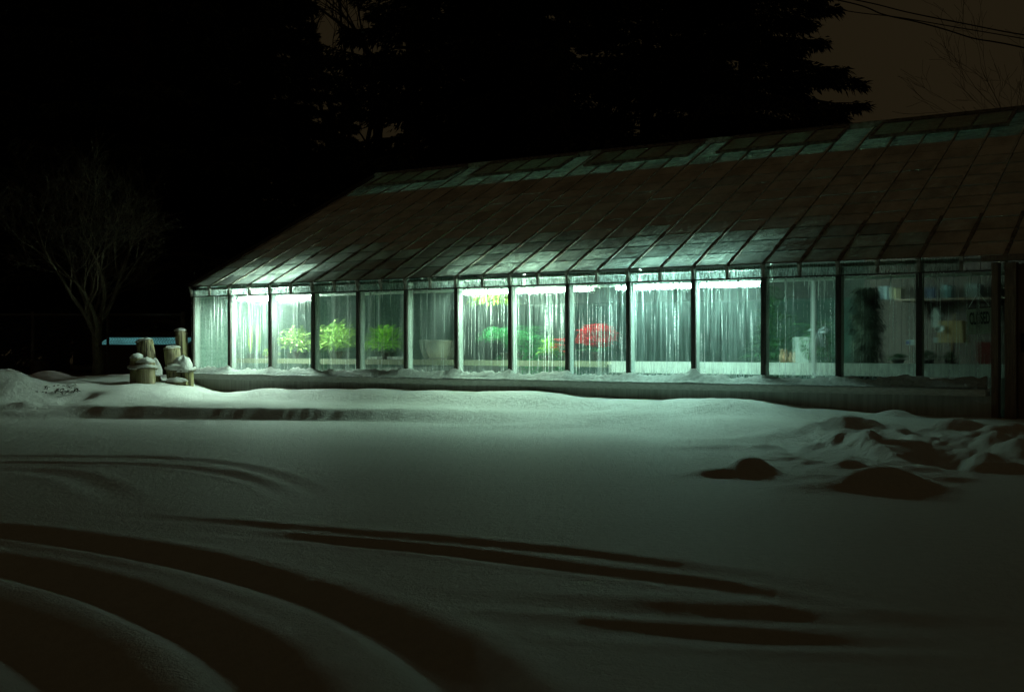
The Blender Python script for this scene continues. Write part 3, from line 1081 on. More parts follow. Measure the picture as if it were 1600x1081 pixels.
# fern
i = along(796, 1.15)
o = inside("fern", "broad deep-green fern arching over the bench below the lamps", "plant", i, 1.15, BZ + .002)
pot(o, .15, .14, 'black_pot')
mb = MB()
rs = random.Random(9)
for q in range(64):
    an = rs.uniform(0, 2 * PI)
    R = rs.uniform(.38, .72)
    hh = rs.uniform(.30, .50)
    px = None
    for j in range(1, 15):
        tt = j / 14
        p = Vector((R * tt * math.cos(an), R * tt * math.sin(an), .13 + hh * math.sin(tt * PI * .72) - .10 * tt * tt))
        if px is not None:
            d = (p - px).normalized()
            s = d.cross(Vector((0, 0, 1))).normalized()
            lw = .085 * math.sin(PI * min(1, tt * .9 + .12)) + .012
            for sg in (-1, 1):
                mb.leaf(px, s * sg + d * .55, (0, 0, 1), lw, .022, .1, .15)
        px = p
mb.build("foliage", M['leaf_fern'], o)
# pale broad plant
potted(853, .98, "pale olive leafy plant between the fern and the poinsettia", 'leaf_mid', .13, .36, .15, .07, 70, 12, pr=.08, ph=.10, pm='black_pot', up=1.2)


def poinsettia(u, ly, label, R, H, n, seed, zb=None):
    i = along(u, ly)
    o = inside("poinsettia", label, "plant", i, ly, BZ + .002 if zb is None else zb, "poinsettias")
    rs_ = random.Random(seed)
    pot(o, R * .36, H * .26, 'black_pot')
    bush(rs_, 90, R * .8, H * .45, H * .22, .13, .06).build("foliage", M['leaf_dark'], o)
    mb = MB()
    for q in range(int(n * 1.5)):
        an = rs_.uniform(0, 2 * PI)
        rr_ = R * .88 * math.sqrt(rs_.random())
        hz_ = H * (.64 + rs_.uniform(-.75, 1.0) * .34 * math.sqrt(max(0, 1 - (rr_ / R) ** 2)))
        c = Vector((rr_ * math.cos(an), rr_ * math.sin(an), hz_))
        for j in range(9):
            a2 = 2 * PI * j / 9 + rs_.uniform(-.2, .2)
            mb.leaf(c, (math.cos(a2), math.sin(a2), rs_.uniform(-.15, .35)), (0, 0, 1), .105 * rs_.uniform(.7, 1.15), .05, .12, .2)
    mb.build("bracts", M['bract_red'], o)
    return o


poinsettia(929, 1.12, "large full red poinsettia behind the wet pane", .28, .60, 110, 14)
poinsettia(876, 1.02, "small red poinsettia half hidden by the post left of the large one", .14, .38, 7, 15)

# little white seed trays under the bush beside the bowl
for u, ly, lb in ((581, .86, "small white seed tray below the spiky bush, left one"), (613, .86, "small white seed tray below the spiky bush, nearer the metal bowl")):
    i = along(u, ly)
    o = inside("seed_tray", lb, "tray", i, ly, BZ + .002, "white seed trays")
    MB().box((-.12, -.06, 0), (.12, .06, .008)).build("tray_base", M['white_metal'], o)
    for q in range(4):
        MB().lathe([(.018, .009), (.026, .06), (.028, .062), (.022, .058), (.002, .05)], ((q - 1.5) * .058, 0, 0), 10).build("cell", M['white_metal'], o, True)

# hanging basket
i = along(769, .95)
o = inside("hanging_basket", "hanging basket trailing light yellow-green leaves under the lamps", "plant", i, .95, 1.80)
MB().lathe([(.05, -.02), (.12, .01), (.16, .10), (.17, .12), (.15, .12), (.02, .09)], sides=16).build("basket", M['black_pot'], o, True)
ch = MB()
for q in range(3):
    an = 2 * PI * q / 3
    ch.tube([(.16 * math.cos(an), .16 * math.sin(an), .12), (0, 0, .58)], .004, 5)
ch.tube([(0, 0, .58), (0, 0, .70)], .005, 5)
ch.build("hanger", M['steel'], o)
rs = random.Random(17)
mb = MB()
for q in range(220):
    an = rs.uniform(0, 2 * PI)
    rr_ = rs.uniform(.05, .34)
    p = (rr_ * math.cos(an), rr_ * math.sin(an), .14 - .55 * max(0, rr_ - .12) + rs.uniform(-.08, .08))
    mb.leaf(p, (math.cos(an), math.sin(an), rs.uniform(-1.3, .1)), (0, 0, 1), .13, .04, .2, .2)
mb.build("foliage", M['leaf_yellow'], o)

# plants standing farther back
far_specs = [(470, 3.2, 'leaf_dark', .55, 1.25, 31, "dim dark green shrub far back behind the left bushes"),
             (830, 3.0, 'leaf_fern', .6, 1.1, 33, "dim green shrub far back behind the fern"),
             (1207, 2.3, 'leaf_dark', .42, 1.75, 35, "tall hazy green shrub behind the first dark bay")]
for u, ly, lm, R, H, sd, lb in far_specs:
    potted(u, ly, lb, lm, R, H, .2, .07, 320, sd, zb=.122, pr=.2, ph=.3, pm='black_pot', name="shrub", cat="shrub", group="plants on the greenhouse floor")

# --------------------------------------------------- the shop end
shopwall = inside("shop_partition", "dark brown partition wall at the back of the shop end", "partition", 0, 0, 0)
for q in range(24):
    MB().box((11.37 + q * .19, 3.4 + .004 * (q % 2), .122), (11.37 + q * .19 + .184, 3.45, 2.9)).build("board", M['dark_wood'], shopwall)
col = inside("inner_post", "thin white post standing inside the first dark bay", "post", along(1270, .62), .62, .122)
MB().box((-.025, -.025, 0), (.025, .025, 1.80)).build("shaft", M['white_metal'], col)
MB().box((-.04, -.04, 1.801), (.04, .04, 1.815)).build("bracket", M['white_metal'], col)

shelf = inside("wall_shelf", "long high shelf on the shop partition holding small boxes", "shelf", 0, 0, 0)
ZSH = 1.72
MB().box((12.0, 2.75, ZSH), (15.8, 3.395, ZSH + .03)).build("shelf_board", M['door_wood'], shelf)
for q in range(4):
    MB().prism([(12.3 + q * 1.1, 3.39, ZSH - .002), (12.3 + q * 1.1, 2.85, ZSH - .002), (12.3 + q * 1.1, 3.39, ZSH - .3)], (.03, 0, 0)).build("shelf_bracket", M['dark_wood'], shelf)


def colour(name, c, rough=.5):
    if name not in M:
        M[name] = plain(name, tuple(x * .8 for x in c), c, rough, 12.0, bump=0.1)
    return M[name]


box_specs = [(1382, .13, .20, 'pale_blue_card', (.14, .19, .21), "pale blue box on the high shop shelf"),
             (1398, .10, .17, 'yellow_card', (.20, .15, .05), "yellow box on the high shop shelf"),
             (1452, .16, .16, 'navy_card', (.03, .045, .09), "navy box on the high shop shelf"),
             (1478, .10, .19, 'teal_card', (.05, .13, .14), "teal box on the high shop shelf"),
             (1518, .18, .20, 'grey_card', (.16, .19, .18), "pale grey box at the right of the high shop shelf")]
for u, w_, h_, mn, c, lb in box_specs:
    i = along(u, 2.95)
    o = inside("shelf_box", lb, "box", i, 2.95, ZSH + .032, "boxes on the high shelf", random.uniform(-.15, .15))
    MB().box((-w_ / 2, -.09, 0), (w_ / 2, .09, h_ * .85)).build("carton", colour(mn, c), o)
    MB().box((-w_ / 2 - .004, -.094, h_ * .85 + .001), (w_ / 2 + .004, .094, h_)).build("lid", colour(mn, c), o)

# dark wreath on an easel in front of the white carton
i = along(1282, .98)
o = inside("evergreen_wreath", "dark evergreen wreath with grey ribbon propped on the bench", "wreath", i, .98, BZ + .002)
rs = random.Random(51)
mb = MB()
for q in range(620):
    an = rs.uniform(0, 2 * PI)
    tu = rs.uniform(0, 2 * PI)
    R, r_ = .19, .075
    c = Vector(((R + r_ * math.cos(tu)) * math.cos(an), r_ * math.sin(tu), .30 + (R + r_ * math.cos(tu)) * math.sin(an)))
    d = Vector((math.cos(an) * math.cos(tu) - math.sin(an) * .8, math.sin(tu), math.sin(an) * math.cos(tu) + math.cos(an) * .8))
    mb.leaf(c, d, (rs.uniform(-1, 1), rs.uniform(-1, 1), rs.uniform(-1, 1)), .07, .016, .1, 0)
mb.build("foliage", M['leaf_dark'], o)
rb = MB()
for s in (-1, 1):
    rb.tube([(0, -.09, .46), (s * .07, -.11, .50), (s * .12, -.10, .47), (s * .07, -.10, .43), (0, -.09, .455)], [.012, .02, .022, .02, .012], 6)
    rb.tube([(0, -.09, .45), (s * .03, -.11, .36), (s * .05, -.11, .24)], [.012, .016, .014], 6)
rb.build("ribbon", colour('grey_ribbon', (.30, .34, .36)), o, True)
ea = MB()
ea.tube([(-.12, .02, .0), (0, .09, .60)], .008, 6)
ea.tube([(.12, .02, .0), (0, .09, .60)], .008, 6)
ea.tube([(0, .25, .0), (0, .09, .60)], .008, 6)
ea.build("easel", M['dark_wood'], o)
i = along(1254, 1.35)
o = inside("white_carton", "plain white carton behind the evergreen wreath", "box", i, 1.35, BZ + .002)
MB().box((-.12, -.08, 0), (.12, .08, .34)).build("carton", colour('white_card', (.17, .20, .185)), o)
MB().box((-.124, -.084, .341), (.124, .084, .375)).build("lid", colour('white_card', (.17, .20, .185)), o)
for u, sc_, lb in ((1222, .42, "tan clay jar on the bench left of the white carton"), (1236, .34, "smaller orange clay jar next to the tan jar")):
    i = along(u, 1.5)
    o = inside("clay_jar", lb, "jar", i, 1.5, BZ + .002, "clay jars")
    o.scale = (sc_, sc_, sc_)
    MB().lathe([(.06, 0), (.10, .08), (.11, .22), (.07, .36), (.06, .40), (.075, .42), (.06, .42), (.05, .38)], sides=18).build("jar_body", M['terracotta'], o, True)
    MB().lathe([(.085, .422), (.09, .435), (.03, .46), (.02, .49), (.005, .50)], sides=14).build("jar_lid", M['terracotta'], o, True)

# tall dark potted tree
i = along(1352, 1.9)
o = inside("indoor_conifer", "tall narrow dark evergreen in a pot in the second dark bay", "tree", i, 1.9, .122)
pot(o, .2, .3, 'black_pot')
rs = random.Random(61)
mb = MB()
for q in range(3600):
    tt = rs.random() ** .8
    an = rs.uniform(0, 2 * PI)
    rr_ = (.30 * (1 - .55 * tt) * (.75 + .5 * math.sin(an * 3 + tt * 9) * math.sin(tt * 17 + an))) * rs.uniform(.2, 1.1)
    mb.leaf((rr_ * math.cos(an), rr_ * math.sin(an), .32 + 1.45 * tt), (math.cos(an), math.sin(an), rs.uniform(-.9, .2)), (0, 0, 1), .12, .035, .1, .3)
mb.build("foliage", M['needles'], o)
MB().tube([(0, 0, .25), (0, 0, 1.75)], [.02, .006], 6).build("trunk", M['dark_bark'], o)


# little dark conifers along the sill
def mini_conifer(u, ly, H, R, seed, label):
    i = along(u, ly)
    o = inside("small_conifer", label, "plant", i, ly, BZ + .002 if ly > BY0 else .60, "small dark conifers by the glass")
    rs_ = random.Random(seed)
    pot(o, R * .5, .07, 'black_pot')
    mb = MB()
    for q in range(170):
        tt = rs_.random()
        an = rs_.uniform(0, 2 * PI)
        mb.leaf((R * .3 * (1 - tt) * math.cos(an), R * .3 * (1 - tt) * math.sin(an), .06 + (H - .10) * tt), (math.cos(an), math.sin(an), rs_.uniform(-.1, .7)), (0, 0, 1), R * (1.05 - tt * .7), .016, .1, .1)
    mb.build("foliage", M['leaf_dark'], o)


mini_conifer(1402, .80, .17, .17, 71, "low spreading dark conifer at the sill left of the second post from the door")
mini_conifer(1450, .80, .22, .15, 72, "bushy dark conifer right of the second post from the door")
mini_conifer(1483, .85, .20, .13, 73, "dark conifer below the tan lampshade")
mini_conifer(1436, .95, .27, .12, 74, "upright dark conifer behind the second post from the door")

# lamp with tan shade
i = along(1487, 1.25)
o = inside("table_lamp", "unlit table lamp with a square tan shade", "lamp", i, 1.25, BZ + .002)
ls = MB()
for (z0, w0, z1, w1) in ((.29, .17, .58, .14),):
    ls.prism([(-w0, -w0, z0), (w0, -w0, z0), (w1, -w1, z1), (-w1, -w1, z1)], (0, .006, 0))
    ls.prism([(-w0, w0 - .006, z0), (w0, w0 - .006, z0), (w1, w1 - .006, z1), (-w1, w1 - .006, z1)], (0, .006, 0))
    ls.prism([(-w0, -w0 + .007, z0), (-w0, w0 - .007, z0), (-w1, w1 - .007, z1), (-w1, -w1 + .007, z1)], (.006, 0, 0))
    ls.prism([(w0 - .006, -w0 + .007, z0), (w0 - .006, w0 - .007, z0), (w1 - .006, w1 - .007, z1), (w1 - .006, -w1 + .007, z1)], (.006, 0, 0))
ls.build("lamp_shade", colour('tan_linen', (.52, .38, .20)), o)
MB().lathe([(.08, 0), (.085, .02), (.03, .04), (.015, .08), (.02, .2), (.012, .46)], sides=14).build("lamp_base", M['dark_wood'], o, True)
o = inside("bamboo_cane", "orange-brown cane leaning in front of the tan lampshade", "cane", along(1484, .98), .98, BZ + .002)
MB().tube([(0, 0, 0), (.02, .03, .35), (.035, .06, .68)], [.009, .008, .007], 7).build("cane", colour('orange_cane', (.40, .20, .05)), o, True)
# bird house on a pole
o = inside("birdhouse", "small grey birdhouse on a stake near the shop shelf", "birdhouse", along(1462, 1.6), 1.6, BZ + .002)
MB().box((-.055, -.055, .50), (.055, .055, .65)).build("box", colour('grey_wood', (.28, .31, .29)), o)
MB().prism([(-.075, -.07, .651), (.075, -.07, .651), (0, -.07, .78)], (0, .14, 0)).build("roof", colour('grey_wood', (.28, .31, .29)), o)
MB().tube([(0, 0, 0), (0, 0, .499)], .012, 7).build("stake", M['dark_wood'], o)
# white blossom and a pale card
o = inside("white_flower", "white flower on a thin stem left of the tan lampshade", "flower", along(1467, 1.1), 1.1, BZ + .002)
mb = MB()
for q in range(16):
    an = q * .78
    mb.leaf((0, 0, .47), (math.cos(an), math.sin(an) * .4 - .4, math.sin(an)), (0, -1, .2), .07, .045, .2, 0)
mb.build("petals", colour('white_petal', (.7, .74, .72)), o)
MB().tube([(.01, 0, 0), (0, 0, .47)], .005, 5).build("stem", M['leaf_dark'], o)
o = inside("seed_packet", "white printed packet standing on a stick in the dark bay", "packet", along(1421, 1.0), 1.0, BZ + .002)
MB().box((-.05, -.004, .26), (.05, .004, .33)).build("packet", colour('white_paper', (.70, .74, .74)), o)
MB().box((-.046, -.0065, .275), (-.01, -.0045, .315)).build("print", colour('blue_print', (.12, .16, .45)), o)
MB().tube([(0, 0, 0), (0, 0, .26)], .004, 5).build("stick", M['bench_wood'], o)
o = inside("plant_tag", "small pale tag on a stick left of the cane", "tag", along(1461, 1.0), 1.0, BZ + .002)
MB().box((-.03, -.003, .29), (.03, .003, .36)).build("tag", colour('white_paper', (.70, .74, .74)), o)
MB().tube([(0, 0, 0), (0, 0, .29)], .004, 5).build("stick", M['bench_wood'], o)

# CLOSED sign
i = along(1531, .10)
zs = zof(502, i, .10)
o = inside("closed_sign", "pale sign reading CLOSED hung crooked inside the last pane", "sign", i, .10, zs)
o.rotation_euler = (0, math.radians(-3.5), ROT)
MB().box((-.145, -.006, -.155), (.145, .006, .155)).build("board", colour('sign_white', (.62, .68, .62)), o)
MB().box((-.15, -.009, .156), (.15, .009, .172)).build("top_rail", M['dark_wood'], o)
cd = bpy.data.curves.new("lettering", 'FONT')
cd.body = "CLOSED"
cd.align_x = 'CENTER'
cd.align_y = 'CENTER'
cd.size = .125
cd.extrude = .0012
cd.offset = .004
tmp = bpy.data.objects.new("lettering", cd)
me = bpy.data.meshes.new_from_object(tmp)
me.transform(Matrix.Rotation(PI / 2, 4, 'X') @ Matrix.Diagonal((.50, 1.6, 1, 1)))
me.materials.append(colour('sign_green', (.012, .05, .035)))
link("lettering", me, o, (0, -.0085, .03))
bpy.data.objects.remove(tmp)
mb = MB()
mb.tube([(-.12, 0, .172), (0, 0, .36)], .003, 5)
mb.tube([(.12, 0, .172), (0, 0, .36)], .003, 5)
mb.build("cord", M['white_metal'], o)
o = inside("red_box", "dark red box on the bench below the closed sign", "box", along(1541, .9), .9, BZ + .002)
MB().box((-.12, -.06, 0), (.12, .06, .27)).build("carton", colour('dark_red', (.25, .02, .02)), o)
MB().box((-.124, -.064, .271), (.124, .064, .30)).build("lid", colour('dark_red', (.25, .02, .02)), o)

# ------------------------------------------------------------------ pilings on the left
def lump(name, parent, c, r, seed, m='snow_cap', cut=-.35):
    """a lumpy cushion of snow with a flat underside"""
    rs_ = np.random.default_rng(seed)
    ns, nr_ = 20, 9
    ox = rs_.random() * 50
    V, Fc = [], []
    for a in range(nr_ + 1):
        ph = (cut + (1 - cut) * a / nr_)
        rad = math.sqrt(max(0, 1 - min(ph, 1) ** 2)) if ph > -.99 else 0
        for j in range(ns):
            an = 2 * PI * j / ns
            wob = 1 + .38 * float(fbm(np.array([math.cos(an) * 1.6 + ox]), np.array([math.sin(an) * 1.6 + ph * 1.5]), 3)[0])
            V.append((c[0] + r[0] * rad * wob * math.cos(an), c[1] + r[1] * rad * wob * math.sin(an), c[2] + r[2] * ph * (wob if ph > 0 else 1)))
    for a in range(nr_):
        for j in range(ns):
            j2 = (j + 1) % ns
            Fc.append((a * ns + j, a * ns + j2, (a + 1) * ns + j2, (a + 1) * ns + j))
    mb = MB()
    mb.v, mb.f = V, Fc + [tuple(reversed(range(ns)))]
    return mb.build(name, M[m], parent, True)


def log(parent, p0, p1, r, seed, cap=.035):
    """a round timber from foot p0 to top p1 with snow on its head"""
    p0, p1 = Vector(p0), Vector(p1)
    rs_ = random.Random(seed)
    n = 7
    mb = MB()
    pts = [p0.lerp(p1, j / n) for j in range(n + 1)]
    mb.tube(pts, [r * (1.05 - .05 * j / n) for j in range(n + 1)], 20)
    # a few flats and grooves down the timber
    k = [1 + rs_.uniform(-.05, .035) for _ in range(20)]
    for q in range(len(mb.v)):
        j, a = divmod(q, 20)
        c = pts[j]
        mb.v[q] = tuple(c + (Vector(mb.v[q]) - c) * k[a])
    lg = mb.build("log", M['piling'], parent, True)
    if cap:
        d = (p1 - p0).normalized()
        sm = lump("snow_cap", lg, (0, 0, 0), (r * 1.02, r * 1.02, cap * 1.6), seed + 100, cut=-.15)
        q = Vector((0, 0, 1)).rotation_difference(d)
        sm.rotation_mode = 'QUATERNION'
        sm.rotation_quaternion = q
        sm.location = p1 + d * cap * .15
    return lg


def band(parent, centres, z, r, pr, seed):
    """rope wound round a bundle of timbers: a loop round the hull of their circles"""
    pts = []
    n = 48
    for k in range(n):
        an = 2 * PI * k / n
        d = Vector((math.cos(an), math.sin(an)))
        best = max(centres, key=lambda c: Vector((c[0], c[1])).dot(d) + c[2])
        pts.append((best[0] + d.x * (best[2] + pr * .6), best[1] + d.y * (best[2] + pr * .6), z + .012 * math.sin(an * 2 + seed)))
    pts.append(pts[0])
    mb = MB()
    mb.tube(pts, pr, 8, False)
    mb.build("rope", M['rope'], parent, True)
    sn = MB()
    rs_ = random.Random(seed)
    sn.tube([(p[0], p[1], p[2] + pr * 1.2) for p in pts], [pr * (1.25 + rs_.uniform(-.25, .35)) for _ in pts], 8, False)
    sn.build("snow_rim", M['snow_cap'], parent, True)


Yc = 20.25
px = Yc / F
c1 = at(229, 620, Yc)
g1 = hz(c1.x, c1.y)
pc = thing("piling_cluster", "bundle of three short roped timber pilings capped with snow, farther from the greenhouse", "pilings", (c1.x, c1.y, g1), 0, "timber pilings beside the greenhouse")
log(pc, (0, 0, -.15), (0, 0, .36), .158, 1, .055)
log(pc, (-.21, .10, -.15), (-.21, .10, .44), .112, 2, .045)
log(pc, (.055, .27, -.15), (-.125, .27, .74), .150, 3, .03)
band(pc, [(0, 0, .16), (-.21, .10, .115), (.0, .25, .13)], .26, .0, .022, 4)
lump("snow_pile", pc, (.12, .10, .20), (.12, .10, .22), 61)
lump("snow_pile", pc, (-.11, -.06, .255), (.16, .10, .045), 64)

c2 = at(281, 610, 20.55)
g2 = hz(c2.x, c2.y)
pc2 = thing("piling_cluster", "leaning roped timber pilings under a heap of snow, next to the greenhouse corner", "pilings", (c2.x, c2.y, g2), 0, "timber pilings beside the greenhouse")
log(pc2, (-.06, .05, -.15), (-.165, .05, .62), .142, 5, .03)
log(pc2, (.15, .0, -.15), (.145, .0, .26), .098, 6, 0)
band(pc2, [(-.10, .05, .15), (.15, .0, .105), (.0, .08, .12)], .235, .0, .020, 7)
lump("snow_pile", pc2, (.09, -.02, .27), (.175, .15, .20), 62)
lump("snow_pile", pc2, (-.06, -.06, .30), (.17, .10, .07), 65)
MB().box((-.20, -.20, -.02), (.17, -.08, .04)).build("foot_plank", M['piling'], pc2)
lump("snow_pile", pc2, (-.02, -.14, .05), (.20, .09, .06), 63)
c3 = at(289, 585, 21.3)
g3 = hz(c3.x, c3.y)
tp = thing("piling", "tall single timber post with snow on its head behind the leaning pilings", "post", (c3.x, c3.y, g3), 0, "timber pilings beside the greenhouse")
log(tp, (.0, 0, -.15), (-.075, 0, at(282, 517, 21.3).z - g3), .112, 8, .035)

# ------------------------------------------------------------------ chain link fence, stump, added glowing frame behind it
FY = 24.6
fx0, fx1 = (-420 - 800) / F * FY, (285 - 800) / F * FY
fence = thing("chain_link_fence", "dark chain link fence running behind the pilings and small bare tree", "fence", (fx0, FY, 0), 0)
FL = fx1 - fx0
ZB = hz(-10, FY) + .0
ZF = 1.72
n_p = 6
for q in range(n_p + 1):
    x = FL * q / n_p
    r = .045 if q == n_p else .03
    MB().tube([(x, .04, -.2), (x, .04, ZF + .06)], r, 10).build("fence_post", M['fence_wire'], fence, True)
MB().tube([(0, .04, ZF), (FL, .04, ZF)], .021, 8).build("top_rail", M['fence_wire'], fence, True)
pit = .058
V, Fc = [], []
nw = int(FL / pit) - 1
rows = int((ZF - ZB) / (pit)) + 1
zz = ZB + np.arange(rows + 1) * pit
zz = zz[zz < ZF]
r_ = .0042
allV, allF = [], []
base = 0
for w_ in range(nw):
    xs = (w_ + .5 + .5 * ((np.arange(len(zz)) % 2) * 2 - 1) * 1.0) * pit + pit * .5
    ysn = np.where(np.arange(len(zz)) % 2 == 0, .004, -.004)
    for (dx, dy) in ((-r_, 0), (r_, 0), (0, r_ * 1.6)):
        allV.append(np.stack([xs + dx, ysn + dy, zz], 1))
    n = len(zz)
    k = np.arange(n - 1)
    for (a, c) in ((0, 1), (1, 2), (2, 0)):
        allF.append(np.stack([base + a * n + k, base + c * n + k, base + c * n + k + 1, base + a * n + k + 1], 1))
    base += 3 * n
wire = link("wire_mesh", np_mesh("wire_mesh", np.concatenate(allV), np.concatenate(allF), M['fence_wire']), fence)
wire["kind"] = "stuff"

# invented cold frame beyond the fence, its lid emits the teal of lit snow
CY = 29.0
cf_p = at(222, 537, CY)
cf = thing("added_glow_frame", "made-up low dark cold frame beyond the fence, its lid emitting a teal glow", "cold frame", (cf_p.x, CY, 0), 0)
zt = at(222, 538.5, CY).z
MB().box((-1.15, 0, -.1), (1.15, .06, zt)).build("front_board", M['dark_wood'], cf)
MB().box((-1.15, 1.24, -.1), (1.15, 1.30, zt + .28)).build("back_board", M['dark_wood'], cf)
for s in (-1, 1):
    x = s * 1.15
    MB().prism([(x, .061, -.1), (x, 1.239, -.1), (x, 1.239, zt + .26), (x, .061, zt - .01)], (-s * .05, 0, 0)).build("side_board", M['dark_wood'], cf)
t = NT("emissive_snow_lid")
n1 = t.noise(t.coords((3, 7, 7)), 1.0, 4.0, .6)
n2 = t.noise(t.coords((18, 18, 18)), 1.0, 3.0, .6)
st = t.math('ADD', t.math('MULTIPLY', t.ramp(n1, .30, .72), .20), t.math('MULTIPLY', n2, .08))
em = t.n("Emission", Color=(.25, .95, .98), Strength=st)  # glow put into the lid, stands for light falling on snow
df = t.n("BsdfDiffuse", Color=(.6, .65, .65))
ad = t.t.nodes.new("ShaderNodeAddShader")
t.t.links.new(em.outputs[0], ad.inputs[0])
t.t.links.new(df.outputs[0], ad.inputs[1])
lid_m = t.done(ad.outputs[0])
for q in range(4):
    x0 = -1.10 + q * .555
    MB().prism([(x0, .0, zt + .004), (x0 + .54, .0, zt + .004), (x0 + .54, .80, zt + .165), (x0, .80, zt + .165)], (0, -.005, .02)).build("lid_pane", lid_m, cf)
MB().prism([(-1.1, .81, zt + .168), (1.1, .81, zt + .168), (1.1, 1.3, zt + .30), (-1.1, 1.3, zt + .30)], (0, -.005, .02)).build("lid_board", M['dark_wood'], cf)


# ------------------------------------------------------------------ trees
def branch(mb, rs_, p, d, L, r, depth, droop=.0, twist=.35, kids=3, shrink=.68, nseg=6, up=.1, minr=.0025):
    pts = [Vector(p)]
    rad = [r]
    cur = Vector(d).normalized()
    for j in range(nseg):
        cur = (cur + Vector((rs_.uniform(-twist, twist), rs_.uniform(-twist, twist), rs_.uniform(-twist, twist) * .6 + up - droop * j / nseg))).normalized()
        pts.append(pts[-1] + cur * L / nseg)
        rad.append(max(minr, r * (1 - .55 * (j + 1) / nseg)))
    mb.tube(pts, rad, 8 if r > .05 else (5 if r > .012 else 3), True)
    if depth == 0:
        return
    for k in range(kids):
        t_ = rs_.uniform(.35, 1.0) if k else 1.0
        j = min(nseg, max(1, int(round(t_ * nseg))))
        ax = (pts[j] - pts[j - 1]).normalized()
        side = ax.orthogonal().normalized()
        side.rotate(Matrix.Rotation(rs_.uniform(0, 2 * PI), 3, ax))
        ang = rs_.uniform(.35, .85) if k else rs_.uniform(.1, .4)
        nd = ax * math.cos(ang) + side * math.sin(ang)
        branch(mb, rs_, pts[j], nd, L * shrink * rs_.uniform(.75, 1.1), rad[j] * (.62 if k else .85), depth - 1, droop, twist, kids, shrink, max(3, nseg - 1), up, minr)


def bare_tree(name, label, p, seed, H, r, limbs, depth, kids, group=None, spread=.6, minr=.003, up=.08, bark='bark'):
    o = thing(name, label, "tree", p, 0, group)
    rs_ = random.Random(seed)
    tr = MB()
    pts = [Vector((0, 0, -.2)), Vector((.02, 0, H * .10)), Vector((-.02, .02, H * .2)), Vector((0.01, 0, H * .3))]
    tr.tube(pts, [r * 1.3, r * 1.05, r * .95, r * .85], 12)
    tr.build("trunk", M[bark], o, True)
    mb = MB()
    for k in range(limbs):
        an = 2 * PI * k / limbs + rs_.uniform(-.4, .4)
        z = H * rs_.uniform(.14, .30)
        d = Vector((math.cos(an) * spread, math.sin(an) * spread, rs_.uniform(.45, 1.0)))
        branch(mb, rs_, (0, 0, z), d, H * .36, r * .55, depth, .05, .28, kids, .70, 6, up, minr)
    mb.build("branches", M[bark], o, True)
    return o


tp_ = at(152, 590, 23.2)
bare_tree("bare_tree", "small bare spreading tree left of the pilings", (tp_.x, tp_.y, hz(tp_.x, tp_.y)), 19, 4.5, .10, 6, 4, 4, spread=.36, minr=.0045, bark='pale_bark')
st_p = at(62, 600, 24.0)
o = thing("tree_stump", "dark stump at the foot of the fence left of the small bare tree", "stump", (st_p.x, st_p.y, hz(st_p.x, st_p.y)))
mb = MB()
mb.tube([(0, 0, -.2), (0, 0, .0), (.01, 0, .25), (0, 0, .55)], [.26, .23, .19, .18], 14)
mb.build("trunk", M['dark_bark'], o, True)
# dead stalks sticking out of the snow
o = thing("dead_plant", "withered dark stalks poking out of the snow hump on the left", "plant", (*at(88, 606, 19.2)[:2], hz(*at(88, 606, 19.2)[:2]) - .02))
rs = random.Random(8)
mb = MB()
for q in range(80):
    x, y = rs.uniform(-.33, .33), rs.gauss(0, .13)
    z = rs.random() ** 2 * .11
    mb.leaf((x, y, z - .02), (rs.uniform(-1, 1), rs.uniform(-1, 1), rs.uniform(-.4, .7)), (rs.uniform(-.5, .5), 0, 1), rs.uniform(.04, .11), rs.uniform(.02, .05), .3, .3)
    if q % 7 == 0:
        mb.tube([(x, y, -.05), (x + rs.uniform(-.05, .05), y, z), (x + rs.uniform(-.14, .14), y, z + rs.uniform(-.02, .05))], [.006, .005, .003], 4)
mb.build("stalks", M['dark_wood'], o)


